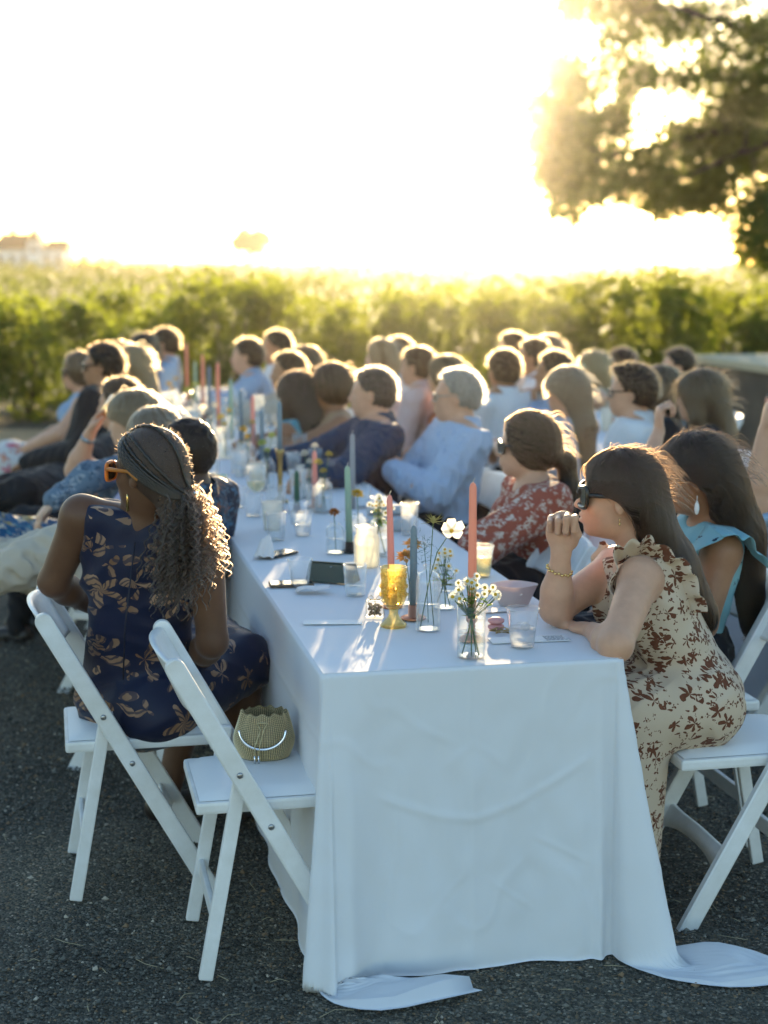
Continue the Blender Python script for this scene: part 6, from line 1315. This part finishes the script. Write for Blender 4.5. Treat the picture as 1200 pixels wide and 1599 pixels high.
def napkin(px, py, s, label, seed, crumple=0.0):
    p = tb(px, py); r = np.random.default_rng(seed); n = 15; g = np.linspace(-1, 1, n); v = []
    k = r.normal(size=(6, 2)) * 2.6; ph = r.uniform(0, 6, 6)
    for x in g:
        for y in g:
            z = sum(math.sin(k[i, 0] * x + k[i, 1] * y + ph[i]) for i in range(6)) / 6; rr = max(abs(x), abs(y)); hz = .012 + .012 * z + crumple * (1 - rr) * (1 + .8 * z); v.append((x * s * (1 - crumple * 5 * rr * .35) + .006 * z, y * s * .7 + .005 * math.sin(x * 5), max(.002, hz)))
    o = MB().add(v, [(i * n + j, (i + 1) * n + j, (i + 1) * n + j + 1, i * n + j + 1) for i in range(n - 1) for j in range(n - 1)]).obj('napkin', NAP, None, True, (p[0], p[1], T0), 22); tag(o, label, 'napkin', 'paper napkins'); md = o.modifiers.new('t', 'SOLIDIFY'); md.thickness = .0012; md.offset = 1
napkin(489, 926, .046, 'folded white paper napkin in front of the green glasses case', 4); napkin(414, 872, .036, 'crumpled white napkin at the left edge of the table', 6, .06); napkin(505, 886, .03, 'small white napkin lying behind the green glasses case', 9)
def phone(px, py, rot, label, m): p = tb(px, py); e = empty('mobile_phone', (p[0], p[1], T0), label, 'phone', 'phones on the table'); e.rotation_euler = (0, 0, rot); MB().box((0, 0, .0045), (.13, .066, .008), None, .003).obj('case', m, e); MB().box((0, 0, .0088), (.122, .060, .0008)).obj('screen', mat('phone glass', (.012, .012, .014), rough=.05, spec=.7), e, False)
phone(455, 914, .15, 'brown cased phone lying under the plastic cup, left edge of the table', mat('brown case', (.16, .11, .07), rough=.6)); phone(434, 867, .9, 'dark phone next to the crumpled napkin', BLACK)
def gcase(p):
    e = empty('glasses_case', (p[0], p[1], T0), 'dark green triangular folding glasses case beside the ribbed tumbler', 'glasses case'); e.rotation_euler = (0, 0, -.35); m = mat('dark green leatherette', (.07, .085, .065), rough=.55, bmp=(300, .3, .001)); L = .15; a = [(-.033, .002), (.033, .002), (.004, .052), (-.004, .052)]; v = [(x, y, z) for x in (-L / 2, L / 2) for y, z in a]
    MB().add(v, [(0, 1, 2, 3), (7, 6, 5, 4), (0, 4, 5, 1), (1, 5, 6, 2), (2, 6, 7, 3), (3, 7, 4, 0)]).obj('case', m, e, False); MB().box((0, .0045, .052), (L * .98, .014, .002), np.array(Matrix.Rotation(-1.0, 3, 'X')), .0008).obj('flap', m, e)
    MB().lathe([(0, .002), (.003, .0015), (.004, 0), (0, 0)], (0, -.012, .046), 10).obj('stud', mat('silver stud', (.7, .7, .7), rough=.2, metal=1), e)
gcase(tb(520, 908))
# --- farther along the long table: candles, bottles, glasses
for i, (px, py, hh, w_, hl, hm_, lb) in enumerate([
    (492, 792, .19, PINK, .03, COPPER, 'pink taper candle between the brass candlestick and the grey taper'), (464, 800, .13, DGREEN, .03, IRON, 'short dark green candle left of the short pink taper'), (410, 742, .24, DUSK, .05, GLASS, 'blue grey taper candle beyond the wine glass'), (396, 722, .27, PINK, .05, COPPER, 'long pink taper candle beyond the wine glass'),
    (377, 706, .25, DUSK, .06, BRASS, 'slate taper candle before the black haired woman'), (362, 698, .30, SAGE, .05, GLASS, 'sage taper candle in the crowd of glasses, mid table'), (342, 690, .36, PEACH, .06, COPPER, 'tallest peach taper candle halfway down the table'), (328, 672, .30, DUSK, .06, BRASS, 'blue taper candle left of the tallest peach taper'),
    (318, 650, .32, PEACH, .06, COPPER, 'peach taper candle near the far end of the table'), (306, 640, .26, SAGE, .05, GLASS, 'sage taper candle near the far end of the table'), (293, 634, .34, PEACH, .07, COPPER, 'farthest peach taper candle on the long table'), (281, 640, .26, GREY, .05, GLASS, 'farthest grey taper candle on the long table')]):
    p = tb(px, py); holder(p, T0 + hl, hm_, 'holder under the ' + ' '.join(lb.split()[:10]), .03); candle(p, T0 + hl - .01, T0 + hl + hh, .0112, w_, lb)
for i, (px, py, h, lb) in enumerate([(506, 800, .13, 'clear bottle vase with green sprigs before the navy shirted man'), (484, 778, .12, 'clear bottle vase beside the short pink taper'), (418, 762, .13, 'clear bottle vase left of the brass candlestick'), (388, 735, .13, 'clear bottle vase with yellow blooms mid table'), (352, 716, .14, 'clear bottle vase with pale blooms by the sage taper'), (330, 700, .13, 'clear bottle vase by the tallest peach taper'), (300, 662, .14, 'clear bottle vase near the far end of the table'), (270, 650, .14, 'farthest clear bottle vase on the long table')]):
    p = tb(px, py); vessel('flower_vase', p, bottle_prof(.033, h), GLASS, lb, 'vase', GV, n=20, fill=h * .45); c = [(.55, .42, .08), (.70, .66, .55), (.45, .5, .12), (.6, .4, .06)][i % 4]
    ball_flower(p, (.024, .020, .018), c, 'small blooms in the ' + ' '.join(lb.split()[1:10]), seed=20 + i, dx=((-.02, 0, h + .06), (.02, .01, h + .09), (.0, -.01, h + .03)))
rr = random.Random(15); FARG = 'clear drinking glass among many others along the far part of the table'
spots = []
FARGL = glass('far clear glass', tint=(.98, .99, .99), body=.06, edge=.3, rough=.16, milky=(.97, .97, .95))
for i in range(52):
    for _ in range(40):
        s, t_ = rr.uniform(.1, TW - .1), rr.uniform(1.75, 7.3)
        if all((s - a) ** 2 + (t_ - b) ** 2 > .012 for a, b in spots): break
    spots.append((s, t_)); p = TT(s, t_); h = rr.uniform(.085, .12); vessel('tumbler', p, cyl_prof(rr.uniform(.03, .038), h, .029), [FARGL, PLAST, FARGL, FROST_GLOW][i % 4], FARG, 'glass', 'drinking glasses crowded along the far part of the table', n=16, fill=h * .5 if i % 2 else None)
FARW = 'stemmed wine glass among the crowded glasses at the far part of the table'
for i in range(8):
    s, t_ = rr.uniform(.15, TW - .15), rr.uniform(2.6, 7.2); p = TT(s, t_, T0); w0 = W_px = None
    e = empty('wine_glass', p, FARW, 'wine glass', 'wine glasses at the far part of the table'); MB().lathe([(0, 0), (.033, 0), (.033, .002), (.0045, .012), (.0038, .07), (.018, .092), (.0375, .130), (.0335, .185), (.0325, .185), (.0363, .131), (0, .087)], n=18).obj('glass', GLASS, e)
for i in range(14):
    p = F2 + N_ * rr.uniform(.12, .64) + U * rr.uniform(1.6, 4.7); h = rr.uniform(.09, .13); vessel('tumbler', p, cyl_prof(.034, h, .029), [GLASS, FROST_GLOW][i % 2], 'clear glass glinting on the second table between the guests', 'glass', 'glasses on the second table', n=16)
for i in range(6):
    p = F2 + N_ * rr.uniform(.2, .56) + U * (1.9 + i * .5); holder(p, T0 + .06, COPPER, 'copper holder under the %s candle of the second table, %s' % (['peach', 'blue grey', 'sage'][i % 3], ['nearest of its row', 'farthest of its row'][i // 3])); candle(p, T0 + .05, T0 + .33, .0112, [PEACH, DUSK, SAGE][i % 3], '%s taper candle on the second table, %s' % (['peach', 'blue grey', 'sage'][i % 3], ['nearest of its row', 'farthest of its row'][i // 3]))
# --- the gold bag on the empty chair
def bag():
    c = P(413, 1180, .458); e = empty('bucket_bag', (c[0], c[1], .4575), 'small gold rhinestone bucket bag with silver ring handle on the empty chair', 'bag'); H = .118
    rad = lambda z, a: (.056 + .014 * math.sin(min(1, z / .05) * 1.57) - .020 * max(0, (z - .05) / (H - .05)) ** 1.3 + (.004 * math.sin(a * 9 + 1) * max(0, (z - .07) / .05)))
    N, R = 60, 18; v = []
    for i in range(R + 1):
        z = H * i / R
        for k in range(N): a = 6.2832 * k / N; r = rad(z, a); v.append((r * math.cos(a) * 1.08, r * math.sin(a) * .86, z * (1 + .03 * math.sin(a * 11) * (z / H) ** 4)))
    f = [(i * N + k, i * N + (k + 1) % N, (i + 1) * N + (k + 1) % N, (i + 1) * N + k) for i in range(R) for k in range(N)] + [tuple(range(N))[::-1]]
    b = MB().add(v, f).obj('pouch', mat('olive satin', (.26, .21, .12), rough=.5), e); rs = MB()
    oct_ = [V(.0021, 0, 0), V(-.0021, 0, 0), V(0, .0021, 0), V(0, -.0021, 0), V(0, 0, .0021), V(0, 0, -.0021)]
    for i in range(1, 28):
        z = H * i / 28
        for k in range(76):
            a = 6.2832 * k / 76; r = rad(z, a) + .0008; q = V(r * math.cos(a) * 1.08, r * math.sin(a) * .86, z * (1 + .03 * math.sin(a * 11) * (z / H) ** 4)); rs.add([q + o for o in oct_], [(0, 2, 4), (2, 1, 4), (1, 3, 4), (3, 0, 4), (2, 0, 5), (1, 2, 5), (3, 1, 5), (0, 3, 5)])
    tag(rs.obj('rhinestones', mat('gold rhinestone', (.86, .72, .44), rough=.3, metal=.7), e, False), kind='stuff'); SIL = mat('polished silver', (.82, .82, .84), rough=.12, metal=1); hd = MB(); pts = []
    for k in range(33): a = math.pi * k / 32; pts.append(V(-.058 * math.cos(a), -.052 - .012 * math.sin(a), .082 - .046 * math.sin(a)))
    hd.tube(pts, .0034, 10); hd.obj('handle', SIL, e); dc = MB()
    for s in (-1, 1): dc.tube([(s * .012, -.05, .098), (s * .004, -.062, .085), (s * .006 - .012, -.066, .045), (s * .005 - .014, -.066, .02)], .0016, 6)
    dc.tube([(-.016, -.048, .098), (0, -.053, .101), (.016, -.048, .098)], .002, 6); dc.obj('drawstring', mat('gold cord', (.5, .42, .24), rough=.4), e); tp_ = MB()
    for s in (-1, 1): tp_.tube([(s * .005 - .014, -.066, .02), (s * .005 - .014, -.066, .001)], .0024, 8)
    tp_.obj('tassel', SIL, e)
bag()
def hand_drink():     # the drink at the mouth of the guest with the watch
    p = TUMB5; e = empty('tumbler', p, 'glass of amber drink held to the mouth of the guest with the watch', 'glass', 'glasses held by guests'); e.rotation_euler = (0, .7, .2); MB().lathe([(0, 0), (.028, 0), (.034, .09), (.032, .09), (.027, .004), (0, .004)], n=20).obj('glass', GLASS, e); MB().lathe([(0, .005), (.026, .005), (.0285, .05), (0, .05)], n=20).obj('drink', AMBER, e)
hand_drink()
